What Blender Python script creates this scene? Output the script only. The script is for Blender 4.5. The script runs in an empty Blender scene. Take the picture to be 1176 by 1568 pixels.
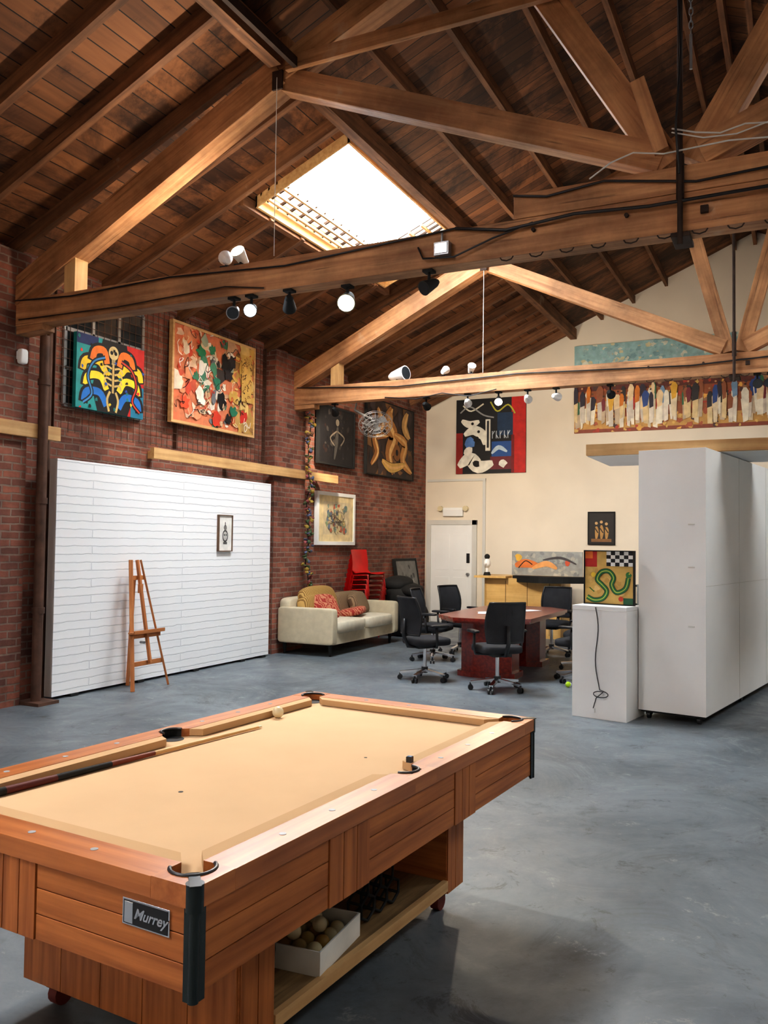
import bpy, math, random
from mathutils import Vector, Matrix, noise
random.seed(7)
S = bpy.context.scene
R = math.radians

# ------------------------------------------------------------------ materials
def _new(name):
    m = bpy.data.materials.new(name); m.use_nodes = True
    nt = m.node_tree; b = nt.nodes['Principled BSDF']
    return m, nt, b
def c4(c): return (c[0], c[1], c[2], 1)
def srgb(r, g, b):
    f = lambda u: (u/255/12.92) if u/255 <= .04045 else ((u/255+.055)/1.055)**2.4
    return (f(r), f(g), f(b))
def pmat(name, col, rough=.5, metal=0, var=.12, scale=6, bump=0, bscale=40):
    m, nt, b = _new(name); N = nt.nodes; L = nt.links
    b.inputs['Roughness'].default_value = rough; b.inputs['Metallic'].default_value = metal
    tc = N.new('ShaderNodeTexCoord'); no = N.new('ShaderNodeTexNoise'); no.inputs['Scale'].default_value = scale
    no.inputs['Detail'].default_value = 4
    L.new(tc.outputs['Object'], no.inputs['Vector'])
    cr = N.new('ShaderNodeValToRGB'); cr.color_ramp.elements[0].position = .3; cr.color_ramp.elements[1].position = .7
    cr.color_ramp.elements[0].color = c4([x*(1-var) for x in col]); cr.color_ramp.elements[1].color = c4([min(1, x*(1+var)) for x in col])
    L.new(no.outputs['Fac'], cr.inputs['Fac']); L.new(cr.outputs['Color'], b.inputs['Base Color'])
    if bump:
        n2 = N.new('ShaderNodeTexNoise'); n2.inputs['Scale'].default_value = bscale; L.new(tc.outputs['Object'], n2.inputs['Vector'])
        bp = N.new('ShaderNodeBump'); bp.inputs['Strength'].default_value = bump; bp.inputs['Distance'].default_value = .01
        L.new(n2.outputs['Fac'], bp.inputs['Height']); L.new(bp.outputs['Normal'], b.inputs['Normal'])
    return m
def wood(name, c1, c2, rough=.5, sc=1.0, bump=.15, coat=0, wear=0):
    m, nt, b = _new(name); N = nt.nodes; L = nt.links
    b.inputs['Roughness'].default_value = rough
    if coat: b.inputs['Coat Weight'].default_value = coat; b.inputs['Coat Roughness'].default_value = .25
    tc = N.new('ShaderNodeAttribute'); tc.attribute_name = 'grain'; mp = N.new('ShaderNodeMapping')
    mp.inputs['Scale'].default_value = (.55*sc, 11*sc, 11*sc)
    L.new(tc.outputs['Vector'], mp.inputs['Vector'])
    no = N.new('ShaderNodeTexNoise'); no.inputs['Scale'].default_value = 2.2; no.inputs['Detail'].default_value = 6; no.inputs['Distortion'].default_value = .25
    L.new(mp.outputs['Vector'], no.inputs['Vector'])
    cr = N.new('ShaderNodeValToRGB'); cr.color_ramp.elements[0].position = .3; cr.color_ramp.elements[1].position = .7
    cr.color_ramp.elements[0].color = c4(c1); cr.color_ramp.elements[1].color = c4(c2)
    L.new(no.outputs['Fac'], cr.inputs['Fac'])
    g = N.new('ShaderNodeNewGeometry')
    n2 = N.new('ShaderNodeTexNoise'); n2.inputs['Scale'].default_value = 1.6; n2.inputs['Detail'].default_value = 8; n2.inputs['Roughness'].default_value = .65; L.new(g.outputs['Position'], n2.inputs['Vector'])
    r2 = N.new('ShaderNodeValToRGB'); r2.color_ramp.elements[0].position = .36; r2.color_ramp.elements[1].position = .6
    k = .8-wear*.55
    r2.color_ramp.elements[0].color = (k, k*.97, k*.94, 1); r2.color_ramp.elements[1].color = (1, 1, 1, 1); L.new(n2.outputs['Fac'], r2.inputs['Fac'])
    mx = N.new('ShaderNodeMixRGB'); mx.blend_type = 'MULTIPLY'; mx.inputs['Fac'].default_value = 1
    L.new(cr.outputs['Color'], mx.inputs['Color1']); L.new(r2.outputs['Color'], mx.inputs['Color2'])
    out = mx.outputs['Color']
    if wear:
        m2 = N.new('ShaderNodeMapping'); m2.inputs['Scale'].default_value = (.9, 22, 22); L.new(tc.outputs['Vector'], m2.inputs['Vector'])
        n3 = N.new('ShaderNodeTexNoise'); n3.inputs['Scale'].default_value = 1.5; n3.inputs['Detail'].default_value = 4; L.new(m2.outputs[0], n3.inputs['Vector'])
        r3 = N.new('ShaderNodeValToRGB'); r3.color_ramp.elements[0].position = .3; r3.color_ramp.elements[1].position = .37
        r3.color_ramp.elements[0].color = (.7, .7, .7, 1); r3.color_ramp.elements[1].color = (0, 0, 0, 1); L.new(n3.outputs['Fac'], r3.inputs['Fac'])
        x3 = N.new('ShaderNodeMixRGB'); x3.inputs['Color2'].default_value = c4([v*.3 for v in c1]); L.new(r3.outputs[0], x3.inputs['Fac']); L.new(out, x3.inputs['Color1'])
        r4 = N.new('ShaderNodeValToRGB'); r4.color_ramp.elements[0].position = .64; r4.color_ramp.elements[1].position = .74
        r4.color_ramp.elements[0].color = (0, 0, 0, 1); r4.color_ramp.elements[1].color = (.5, .5, .5, 1); L.new(n2.outputs['Fac'], r4.inputs['Fac'])
        x4 = N.new('ShaderNodeMixRGB'); x4.inputs['Color2'].default_value = c4(srgb(205, 185, 160)); L.new(r4.outputs[0], x4.inputs['Fac']); L.new(x3.outputs[0], x4.inputs['Color1'])
        out = x4.outputs[0]
    L.new(out, b.inputs['Base Color'])
    bp = N.new('ShaderNodeBump'); bp.inputs['Strength'].default_value = bump; bp.inputs['Distance'].default_value = .01
    L.new(no.outputs['Fac'], bp.inputs['Height']); L.new(bp.outputs['Normal'], b.inputs['Normal'])
    return m
def boards(name, axis, width, c1, c2):
    m, nt, b = _new(name); N = nt.nodes; L = nt.links; b.inputs['Roughness'].default_value = .75
    g = N.new('ShaderNodeNewGeometry'); sp = N.new('ShaderNodeSeparateXYZ'); L.new(g.outputs['Position'], sp.inputs[0])
    dv = N.new('ShaderNodeMath'); dv.operation = 'DIVIDE'; dv.inputs[1].default_value = width; L.new(sp.outputs[axis], dv.inputs[0])
    fl = N.new('ShaderNodeMath'); fl.operation = 'FLOOR'; L.new(dv.outputs[0], fl.inputs[0])
    fr = N.new('ShaderNodeMath'); fr.operation = 'FRACT'; L.new(dv.outputs[0], fr.inputs[0])
    wn = N.new('ShaderNodeTexWhiteNoise'); wn.noise_dimensions = '1D'; L.new(fl.outputs[0], wn.inputs['W'])
    mp = N.new('ShaderNodeMapping'); mp.inputs['Scale'].default_value = (10, .8, 5) if axis == 'X' else (.8, 10, .8)
    L.new(g.outputs['Position'], mp.inputs['Vector'])
    no = N.new('ShaderNodeTexNoise'); no.inputs['Scale'].default_value = 2; no.inputs['Detail'].default_value = 6; L.new(mp.outputs[0], no.inputs['Vector'])
    ad = N.new('ShaderNodeMath'); ad.operation = 'MULTIPLY_ADD'; ad.inputs[1].default_value = .5; L.new(wn.outputs['Value'], ad.inputs[0])
    m2 = N.new('ShaderNodeMath'); m2.operation = 'MULTIPLY'; m2.inputs[1].default_value = .6; L.new(no.outputs['Fac'], m2.inputs[0]); L.new(m2.outputs[0], ad.inputs[2])
    cr = N.new('ShaderNodeValToRGB'); cr.color_ramp.elements[0].position = .15; cr.color_ramp.elements[1].position = .9
    cr.color_ramp.elements[0].color = c4(c1); cr.color_ramp.elements[1].color = c4(c2); L.new(ad.outputs[0], cr.inputs['Fac'])
    n3 = N.new('ShaderNodeTexNoise'); n3.inputs['Scale'].default_value = 1.0; n3.inputs['Detail'].default_value = 10; n3.inputs['Roughness'].default_value = .72; n3.inputs['Distortion'].default_value = .5; L.new(g.outputs['Position'], n3.inputs['Vector'])
    r3 = N.new('ShaderNodeValToRGB'); r3.color_ramp.elements[0].position = .42; r3.color_ramp.elements[1].position = .54
    r3.color_ramp.elements[0].color = (.3, .28, .27, 1); r3.color_ramp.elements[1].color = (1, 1, 1, 1); L.new(n3.outputs['Fac'], r3.inputs['Fac'])
    ms = N.new('ShaderNodeMixRGB'); ms.blend_type = 'MULTIPLY'; ms.inputs['Fac'].default_value = 1; L.new(cr.outputs[0], ms.inputs['Color1']); L.new(r3.outputs[0], ms.inputs['Color2'])
    lt = N.new('ShaderNodeMath'); lt.operation = 'LESS_THAN'; lt.inputs[1].default_value = .06; L.new(fr.outputs[0], lt.inputs[0])
    mx = N.new('ShaderNodeMixRGB'); mx.inputs['Color2'].default_value = (.012, .007, .004, 1)
    L.new(lt.outputs[0], mx.inputs['Fac']); L.new(ms.outputs[0], mx.inputs['Color1']); L.new(mx.outputs[0], b.inputs['Base Color'])
    return m
def brickmat(name, c1, c2, mo, bw=.215, rh=.075, ms=.010, rough=.85, bump=.6, patch=True):
    m, nt, b = _new(name); N = nt.nodes; L = nt.links; b.inputs['Roughness'].default_value = rough
    g = N.new('ShaderNodeNewGeometry'); sp = N.new('ShaderNodeSeparateXYZ'); L.new(g.outputs['Position'], sp.inputs[0])
    ad = N.new('ShaderNodeMath'); L.new(sp.outputs['X'], ad.inputs[0]); L.new(sp.outputs['Y'], ad.inputs[1])
    cb = N.new('ShaderNodeCombineXYZ'); L.new(ad.outputs[0], cb.inputs[0]); L.new(sp.outputs['Z'], cb.inputs[1])
    nz = N.new('ShaderNodeTexNoise'); nz.inputs['Scale'].default_value = 7; L.new(g.outputs['Position'], nz.inputs['Vector'])
    vm = N.new('ShaderNodeVectorMath'); vm.operation = 'MULTIPLY_ADD'; vm.inputs[1].default_value = (.02, .022, 0)
    L.new(nz.outputs['Color'], vm.inputs[0]); L.new(cb.outputs[0], vm.inputs[2])
    br = N.new('ShaderNodeTexBrick'); L.new(vm.outputs[0], br.inputs['Vector'])
    br.inputs['Scale'].default_value = 1; br.inputs['Brick Width'].default_value = bw; br.inputs['Row Height'].default_value = rh
    br.inputs['Mortar Size'].default_value = ms; br.inputs['Mortar Smooth'].default_value = .3
    br.inputs['Color1'].default_value = c4(c1); br.inputs['Color2'].default_value = c4(c2); br.inputs['Mortar'].default_value = c4(mo)
    out = br.outputs['Color']
    if patch:
        n2 = N.new('ShaderNodeTexNoise'); n2.inputs['Scale'].default_value = 1.1; n2.inputs['Detail'].default_value = 8; n2.inputs['Roughness'].default_value = .7; L.new(g.outputs['Position'], n2.inputs['Vector'])
        r2 = N.new('ShaderNodeValToRGB'); r2.color_ramp.elements[0].position = .32; r2.color_ramp.elements[1].position = .68
        r2.color_ramp.elements[0].color = (.4, .36, .36, 1); r2.color_ramp.elements[1].color = (1.45, 1.4, 1.38, 1); L.new(n2.outputs['Fac'], r2.inputs['Fac'])
        mx = N.new('ShaderNodeMixRGB'); mx.blend_type = 'MULTIPLY'; mx.inputs['Fac'].default_value = 1
        L.new(out, mx.inputs['Color1']); L.new(r2.outputs[0], mx.inputs['Color2']); out = mx.outputs[0]
    L.new(out, b.inputs['Base Color'])
    bp = N.new('ShaderNodeBump'); bp.invert = True; bp.inputs['Strength'].default_value = bump; bp.inputs['Distance'].default_value = .012
    L.new(br.outputs['Fac'], bp.inputs['Height']); L.new(bp.outputs[0], b.inputs['Normal'])
    return m
def emis(name, col, st):
    m, nt, b = _new(name); b.inputs['Base Color'].default_value = c4(col)
    b.inputs['Emission Color'].default_value = c4(col); b.inputs['Emission Strength'].default_value = st
    return m
def stripes(name, c1, c2, sc, axis='Y', rough=.9, dist=0):
    m, nt, b = _new(name); N = nt.nodes; L = nt.links; b.inputs['Roughness'].default_value = rough
    tc = N.new('ShaderNodeTexCoord'); w = N.new('ShaderNodeTexWave'); w.bands_direction = axis
    w.inputs['Scale'].default_value = sc; w.inputs['Distortion'].default_value = dist; L.new(tc.outputs['Object'], w.inputs['Vector'])
    cr = N.new('ShaderNodeValToRGB'); cr.color_ramp.elements[0].position = .4; cr.color_ramp.elements[1].position = .6
    cr.color_ramp.elements[0].color = c4(c1); cr.color_ramp.elements[1].color = c4(c2)
    L.new(w.outputs['Fac'], cr.inputs['Fac']); L.new(cr.outputs[0], b.inputs['Base Color']); return m
def floormat():
    m, nt, b = _new('painted_concrete'); N = nt.nodes; L = nt.links
    g = N.new('ShaderNodeNewGeometry')
    def nz(sc, det, ro, dis=0):
        n = N.new('ShaderNodeTexNoise'); n.inputs['Scale'].default_value = sc; n.inputs['Detail'].default_value = det
        n.inputs['Roughness'].default_value = ro; n.inputs['Distortion'].default_value = dis; L.new(g.outputs['Position'], n.inputs['Vector']); return n
    def ramp(n, p0, v0, p1, v1):
        r = N.new('ShaderNodeValToRGB'); e = r.color_ramp.elements; e[0].position = p0; e[1].position = p1
        e[0].color = c4(v0) if isinstance(v0, tuple) else (v0, v0, v0, 1); e[1].color = c4(v1) if isinstance(v1, tuple) else (v1, v1, v1, 1)
        L.new(n.outputs['Fac'], r.inputs['Fac']); return r
    def mix(f, a, col):
        x = N.new('ShaderNodeMixRGB'); x.inputs['Color2'].default_value = c4(col); L.new(f.outputs[0], x.inputs['Fac']); L.new(a.outputs[0], x.inputs['Color1']); return x
    n1 = nz(.7, 10, .7, .4); n2 = nz(3.2, 14, .82, .6); n3 = nz(1.1, 13, .78, 1.0); n4 = nz(11, 6, .7)
    base = ramp(n1, .34, srgb(82, 90, 97), .66, srgb(124, 132, 138))
    a = mix(ramp(n3, .55, 0.0, .66, .6), base, srgb(84, 84, 82))
    a = mix(ramp(n3, .36, .45, .44, 0.0), a, srgb(130, 138, 143))
    a = mix(ramp(n2, .585, 0.0, .63, .7), a, srgb(152, 156, 155))
    a = mix(ramp(n2, .385, .7, .43, 0.0), a, srgb(62, 65, 67))
    a = mix(ramp(n4, .69, 0.0, .73, .6), a, srgb(180, 180, 177))
    L.new(a.outputs[0], b.inputs['Base Color'])
    r4 = N.new('ShaderNodeMapRange'); r4.inputs['From Min'].default_value = .3; r4.inputs['From Max'].default_value = .7; r4.inputs['To Min'].default_value = .25; r4.inputs['To Max'].default_value = .6; L.new(n3.outputs['Fac'], r4.inputs['Value'])
    L.new(r4.outputs[0], b.inputs['Roughness'])
    bp = N.new('ShaderNodeBump'); bp.inputs['Strength'].default_value = .25; bp.inputs['Distance'].default_value = .01; L.new(n2.outputs['Fac'], bp.inputs['Height']); L.new(bp.outputs[0], b.inputs['Normal'])
    return m

M = {}
M['brick'] = brickmat('red_brick', srgb(156, 98, 79), srgb(108, 70, 60), srgb(136, 116, 104))
M['floor'] = floormat()
M['cream'] = pmat('cream_plaster', srgb(230, 219, 202), .8, var=.05, scale=1.2)
M['white'] = pmat('white_paint', srgb(242, 242, 240), .6, var=.03, scale=2)
M['whitetrim'] = pmat('white_trim', srgb(212, 210, 204), .6, var=.04, scale=3)
M['wbrick'] = brickmat('white_faux_brick', srgb(247, 248, 249), srgb(244, 245, 247), srgb(226, 228, 231), bw=3.0, rh=.088, ms=.007, rough=.6, bump=.9, patch=False)
CA, CB_ = srgb(78, 48, 30), srgb(150, 98, 60)
M['ceilY'] = boards('ceiling_boards_long', 'X', .16, CA, CB_)
M['ceilX'] = boards('ceiling_boards_cross', 'Y', .16, CA, CB_)
M['rafter'] = wood('rafter_wood', srgb(100, 66, 44), srgb(148, 102, 68), .75, wear=.4)
M['beam'] = wood('timber_beam', srgb(166, 114, 76), srgb(210, 158, 112), .65, wear=.5, bump=.4)
M['beamlt'] = wood('timber_light', srgb(200, 156, 104), srgb(226, 188, 134), .65)
M['tan'] = pmat('tan_felt', srgb(206, 174, 136), .95, var=.04, scale=3, bump=.05, bscale=400)
M['tan2'] = pmat('tan_felt_cushion', srgb(192, 158, 118), .95, var=.04, scale=3)
M['rail'] = wood('honey_rail', srgb(164, 94, 46), srgb(204, 130, 72), .38, 1.2, .04, .15)
M['apron'] = wood('apron_wood', srgb(154, 88, 42), srgb(206, 130, 70), .5, 1.5, .06, 0)
M['groove'] = pmat('groove_dark', srgb(60, 30, 16), .8)
M['black'] = pmat('black_plastic', (.014, .014, .016), .4, var=.2)
M['blackmat'] = pmat('black_matte', (.012, .012, .012), .8, var=.2)
M['mesh'] = pmat('black_mesh_fabric', (.026, .026, .03), .85, var=.3, bump=.5, bscale=300)
M['trimblk'] = pmat('dark_corner_trim', (.035, .045, .045), .25, .5)
M['leather'] = pmat('pocket_leather', (.03, .03, .034), .4)
M['chrome'] = pmat('chrome', (.7, .7, .72), .2, 1)
M['steel'] = pmat('dull_steel', (.35, .36, .38), .4, .8)
M['iron'] = pmat('rusty_iron', srgb(62, 46, 38), .7, .4, var=.35, scale=8)
M['pipe'] = pmat('painted_pipe', srgb(92, 66, 54), .6, .2, var=.35, scale=8)
M['ivory'] = pmat('ivory', srgb(226, 212, 176), .2, var=.02)
M['pearl'] = pmat('pearl_inlay', srgb(200, 205, 210), .2, .3)
M['cherry'] = wood('cherry_wood', srgb(104, 24, 16), srgb(150, 42, 26), .22, 1.2, .03, .5)
M['maple'] = wood('maple', srgb(220, 176, 106), srgb(238, 200, 132), .4, .8, .03)
M['easel'] = wood('easel_wood', srgb(170, 104, 58), srgb(204, 136, 82), .5, 2, .05)
M['ply'] = wood('shelf_plywood', srgb(126, 98, 64), srgb(168, 136, 92), .7, 1.5, .1, wear=.3)
M['linen'] = pmat('cream_linen', srgb(200, 188, 162), .95, var=.08, scale=10, bump=.2, bscale=200)
M['linen2'] = pmat('cream_linen_seat', srgb(210, 200, 178), .95, var=.08, scale=10, bump=.2, bscale=200)
M['gold'] = stripes('gold_stripe', srgb(132, 98, 50), srgb(190, 154, 92), 9, 'Y', dist=1)
M['brownst'] = stripes('brown_stripe', srgb(104, 82, 62), srgb(150, 126, 96), 14, 'Y')
M['redpat'] = stripes('red_pattern', srgb(156, 50, 42), srgb(196, 130, 100), 9, 'DIAGONAL', dist=14)
M['redpl'] = pmat('red_plastic', srgb(186, 24, 24), .35)
M['glassd'] = pmat('dark_window_glass', (.03, .035, .04), .1)
M['sky'] = emis('skylight_glow', (.88, .95, 1.0), 22)  # unseen right-slope panel, added to light the room
M['skyback'] = emis('skylight_glow_back', (.94, .96, 1.0), 42)  # unseen panel behind the view, added to light the table's near end
M['skydim'] = emis('skylight_glow_dirty', (.85, .92, 1.0), 7)  # unseen added panel, kept weak so the table's right side stays dark
M['skymain'] = emis('skylight_glow_main', (.86, .94, 1.0), 56)
M['skyedge'] = emis('skylight_edge_glass', (1.0, .93, .82), 1.5)
M['bulb'] = emis('bulb_glow', (1, .8, .5), 110)
M['bulbw'] = emis('bulb_cool', (.8, .9, 1), 110)
M['card'] = pmat('white_cardboard', srgb(224, 222, 214), .8)
M['tennis'] = pmat('tennis_felt', srgb(176, 214, 40), .9)
_pc = {}
def PC(r, g, b):
    k = (r, g, b)
    if k not in _pc: _pc[k] = pmat('paint_%02x%02x%02x' % k, srgb(r, g, b), .6, var=.16, scale=9)
    return _pc[k]

# ------------------------------------------------------------------ mesh builder
class MB:
    def __init__(s, name): s.name = name; s.v = []; s.f = []; s.m = []; s.sm = []; s.mats = []; s.T = None; s.g = []; s.rng = random.Random(name)
    def mi(s, mat):
        if mat not in s.mats: s.mats.append(mat)
        return s.mats.index(mat)
    def add(s, vs, fs, mat, smooth=False, gr=None):
        o = len(s.v); i = s.mi(mat)
        for k, v in enumerate(vs):
            v = Vector(v)
            s.g.append(gr[k] if gr else (v.y, v.x, v.z))
            if s.T is not None: v = s.T @ v
            s.v.append(v)
        for f in fs: s.f.append([o+k for k in f]); s.m.append(i); s.sm.append(smooth)
    def box(s, c, d, mat, rot=None, taper=1.0):
        hx, hy, hz = d[0]/2, d[1]/2, d[2]/2; vs = []
        for z in (-1, 1):
            t = taper if z < 0 else 1
            for x, y in ((-1, -1), (1, -1), (1, 1), (-1, 1)): vs.append(Vector((x*hx*t, y*hy*t, z*hz)))
        ax = max(range(3), key=lambda i: d[i]); oth = [i for i in range(3) if i != ax]; r_ = s.rng.random()*20
        gr = [(v[ax]+r_, v[oth[0]]+r_*.37, v[oth[1]]+r_*.11) for v in vs]
        if rot is not None:
            if not isinstance(rot, Matrix):
                rot = Matrix.Rotation(rot[2], 3, 'Z') @ Matrix.Rotation(rot[1], 3, 'Y') @ Matrix.Rotation(rot[0], 3, 'X')
            vs = [rot @ v for v in vs]
        vs = [v+Vector(c) for v in vs]
        s.add(vs, [(0, 3, 2, 1), (4, 5, 6, 7), (0, 1, 5, 4), (1, 2, 6, 5), (2, 3, 7, 6), (3, 0, 4, 7)], mat, gr=gr)
    def bx(s, x0, x1, y0, y1, z0, z1, mat): s.box(((x0+x1)/2, (y0+y1)/2, (z0+z1)/2), (abs(x1-x0), abs(y1-y0), abs(z1-z0)), mat)
    def beam(s, p0, p1, w, h, mat):
        p0 = Vector(p0); p1 = Vector(p1); d = (p1-p0); l = d.length; d.normalize()
        up = Vector((0, 0, 1)) if abs(d.z) < .98 else Vector((0, 1, 0))
        a = up.cross(d).normalized(); u = d.cross(a).normalized()
        m = Matrix((d, a, u)).transposed()
        s.box((p0+p1)/2, (l, w, h), mat, m)
    def cyl(s, p0, p1, r0, mat, r1=None, n=14, caps=True):
        if r1 is None: r1 = r0
        p0 = Vector(p0); p1 = Vector(p1); d = (p1-p0).normalized()
        a = d.orthogonal().normalized(); b = d.cross(a); vs = []
        for p, r in ((p0, r0), (p1, r1)):
            for i in range(n):
                t = 2*math.pi*i/n; vs.append(p+(a*math.cos(t)+b*math.sin(t))*r)
        s.add(vs, [(i, (i+1) % n, n+(i+1) % n, n+i) for i in range(n)], mat, True)
        if caps: s.add(vs[:n], [tuple(range(n-1, -1, -1))], mat); s.add(vs[n:], [tuple(range(n))], mat)
    def tube(s, pts, r, mat, n=8, closed=False):
        pts = [Vector(p) for p in pts]; k = len(pts); vs = []; a = None
        for i, p in enumerate(pts):
            q0 = pts[i-1] if (i > 0 or closed) else p; q1 = pts[(i+1) % k] if (i < k-1 or closed) else p
            d = (q1-q0).normalized()
            if a is None: a = d.orthogonal().normalized()
            else: a = (a-d*a.dot(d)).normalized()
            b = d.cross(a)
            for j in range(n):
                t = 2*math.pi*j/n; vs.append(p+(a*math.cos(t)+b*math.sin(t))*r)
        fs = []
        for i in range(k if closed else k-1):
            i2 = (i+1) % k
            for j in range(n): fs.append((i*n+j, i*n+(j+1) % n, i2*n+(j+1) % n, i2*n+j))
        if not closed: fs += [tuple(range(n-1, -1, -1)), tuple(range((k-1)*n, k*n))]
        s.add(vs, fs, mat, True)
    def sell(s, c, d, mat, e=1.0, rot=None, n=20, m=12):
        f = lambda t: math.copysign(abs(t)**e, t); vs = []
        if rot is not None: rot = Matrix.Rotation(rot[2], 3, 'Z') @ Matrix.Rotation(rot[1], 3, 'Y') @ Matrix.Rotation(rot[0], 3, 'X')
        for i in range(m+1):
            ph = -math.pi/2+math.pi*i/m
            for j in range(n):
                th = 2*math.pi*j/n
                v = Vector((d[0]/2*f(math.cos(ph))*f(math.cos(th)), d[1]/2*f(math.cos(ph))*f(math.sin(th)), d[2]/2*f(math.sin(ph))))
                if rot is not None: v = rot @ v
                vs.append(v+Vector(c))
        s.add(vs, [(i*n+j, i*n+(j+1) % n, (i+1)*n+(j+1) % n, (i+1)*n+j) for i in range(m) for j in range(n)], mat, True)
    def prism(s, pts, z0, z1, mat, side=None, smooth=False):
        n = len(pts); vs = [(p[0], p[1], z0) for p in pts]+[(p[0], p[1], z1) for p in pts]
        s.add(vs, [tuple(range(n-1, -1, -1)), tuple(range(n, 2*n))], mat)
        s.add(vs, [(i, (i+1) % n, n+(i+1) % n, n+i) for i in range(n)], side or mat, smooth)
    def done(s, loc=None, rotz=0, bevel=0, seg=2):
        if loc is None:
            lo = [min(v[i] for v in s.v) for i in range(3)]; hi = [max(v[i] for v in s.v) for i in range(3)]
            loc = Vector(((lo[0]+hi[0])/2, (lo[1]+hi[1])/2, lo[2])); vs = [v-loc for v in s.v]
        else: vs = s.v
        me = bpy.data.meshes.new(s.name); me.from_pydata([tuple(v) for v in vs], [], s.f)
        for m in s.mats: me.materials.append(m)
        for p, i, k in zip(me.polygons, s.m, s.sm): p.material_index = i; p.use_smooth = k
        at = me.attributes.new('grain', 'FLOAT_VECTOR', 'POINT')
        at.data.foreach_set('vector', [x for g in s.g for x in g])
        me.update(); o = bpy.data.objects.new(s.name, me); S.collection.objects.link(o)
        o.location = loc; o.rotation_euler = (0, 0, rotz)
        if bevel:
            b = o.modifiers.new('bevel', 'BEVEL'); b.width = bevel; b.segments = seg; b.limit_method = 'ANGLE'; b.angle_limit = R(50)
        return o

# ------------------------------------------------------------------ room shell
XL, XR, YF, YB = -7.15, 5.75, 16.6, -3.0
XC = -.70; SL = .43; Z0 = 4.6
def roofz(x): return Z0+SL*(x-XL) if x <= XC else Z0+SL*(2*XC-x-XL)
b = MB('floor'); b.bx(XL-.3, XR+.3, YB-.3, YF+.3, -.2, 0, M['floor']); b.done(loc=(0, 0, 0))
b = MB('wall_left'); b.bx(XL-.3, XL, YB, YF+.3, 0, Z0+.05, M['brick']); b.done(loc=(0, 0, 0))
for (ya, yb) in ((5.1, 6.03), (10.5, 11.36), (-.2, .75)):
    b = MB('brick_pilaster'); b.bx(XL+.001, XL+.2, ya, yb, 0, 4.45, M['brick']); b.bx(XL+.001, XL+.2, ya, yb, 4.45, 4.5, M['brick']); b.done(loc=(0, 0, 0))
def gable(name, y0, y1, mat):
    b = MB(name); pts = [(XL, 0), (XR+.2, 0), (XR+.2, roofz(XR+.2)), (XC, roofz(XC)), (XL, roofz(XL))]
    vs = [(p[0], y0, p[1]) for p in pts]+[(p[0], y1, p[1]) for p in pts]; n = 5
    b.add(vs, [(4, 3, 2, 1, 0), (5, 6, 7, 8, 9)]+[(i, (i+1) % n, n+(i+1) % n, n+i) for i in range(n)], mat); b.done(loc=(0, 0, 0))
gable('wall_far', YF, YF+.25, M['cream']); gable('wall_back', YB-.25, YB, M['cream'])
b = MB('wall_right'); b.bx(XR, XR+.25, YB, YF, 0, roofz(XR)+.05, M['cream']); b.done(loc=(0, 0, 0))
SKY = [(-5.3, -4.15, 7.55, 10.75), (-5.3, -4.15, -1.6, 1.6), (2.8, 3.8, 7.8, 10.8), (2.8, 3.8, 1.2, 4.2)]  # only the first skylight is in view; the others are added for light
SKM = ['skymain', 'skyback', 'sky', 'skydim']
HX = SKY[0][0]; HX2 = SKY[0][1]
b = MB('ceiling')
def sheet(x0, x1, y0, y1, mat):
    t = .08
    vs = [(x0, y0, roofz(x0)), (x1, y0, roofz(x1)), (x1, y1, roofz(x1)), (x0, y1, roofz(x0))]
    vs += [(v[0], v[1], v[2]+t) for v in vs]
    b.add(vs, [(0, 3, 2, 1), (4, 5, 6, 7), (0, 1, 5, 4), (1, 2, 6, 5), (2, 3, 7, 6), (3, 0, 4, 7)], mat)
def strip(x0, x1, mat, hx=None):
    if hx is None: sheet(x0, x1, YB-.3, YF+.3, mat); return
    y = YB-.3
    for h in sorted([q for q in SKY if q[0] == hx], key=lambda q: q[2]):
        sheet(x0, x1, y, h[2], mat); y = h[3]
    sheet(x0, x1, y, YF+.3, mat)
strip(XL-.3, HX, M['ceilY']); strip(HX, HX2, M['ceilY'], HX); strip(HX2, XC, M['ceilX'])
strip(XC, 2.8, M['ceilX']); strip(2.8, 3.8, M['ceilY'], 2.8); strip(3.8, XR+.3, M['ceilY'])
b.done(loc=(0, 0, 0))
b = MB('roof_rafters')
y = -2.6
while y < 16.5:
    hole = any(h[2]-.05 < y < h[3]+.05 for h in SKY[:2])
    x1 = HX-.02 if hole else -4.0
    b.beam((XL, y, roofz(XL)-.08), (x1, y, roofz(x1)-.08), .07, .15, M['rafter'])
    x1 = 3.82 if any(h[2]-.05 < y < h[3]+.05 for h in SKY[2:]) else 2.5
    b.beam((XR, y, roofz(XR)-.08), (x1, y, roofz(x1)-.08), .07, .15, M['rafter'])
    y += .655
for i in range(0, 11):
    x = -3.44+i*.6
    if abs(x-XC) < .2: continue
    b.beam((x, YB, roofz(x)-.08), (x, YF, roofz(x)-.08), .055, .14, M['rafter'])
b.beam((-4.0, YB, roofz(-4.0)-.14), (-4.0, YF, roofz(-4.0)-.14), .12, .2, M['rafter'])
for h in SKY[:2]: b.beam((HX-.06, h[2]-.2, roofz(HX)-.1), (HX-.06, h[3]+.2, roofz(HX)-.1), .08, .12, M['rafter'])
b.beam((XC, YB, roofz(XC)-.12), (XC, YF, roofz(XC)-.12), .06, .24, M['rafter'])
b.beam((2.6, YB, roofz(2.6)-.14), (2.6, YF, roofz(2.6)-.14), .13, .2, M['rafter'])
b.done(loc=(0, 0, 0))
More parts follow.
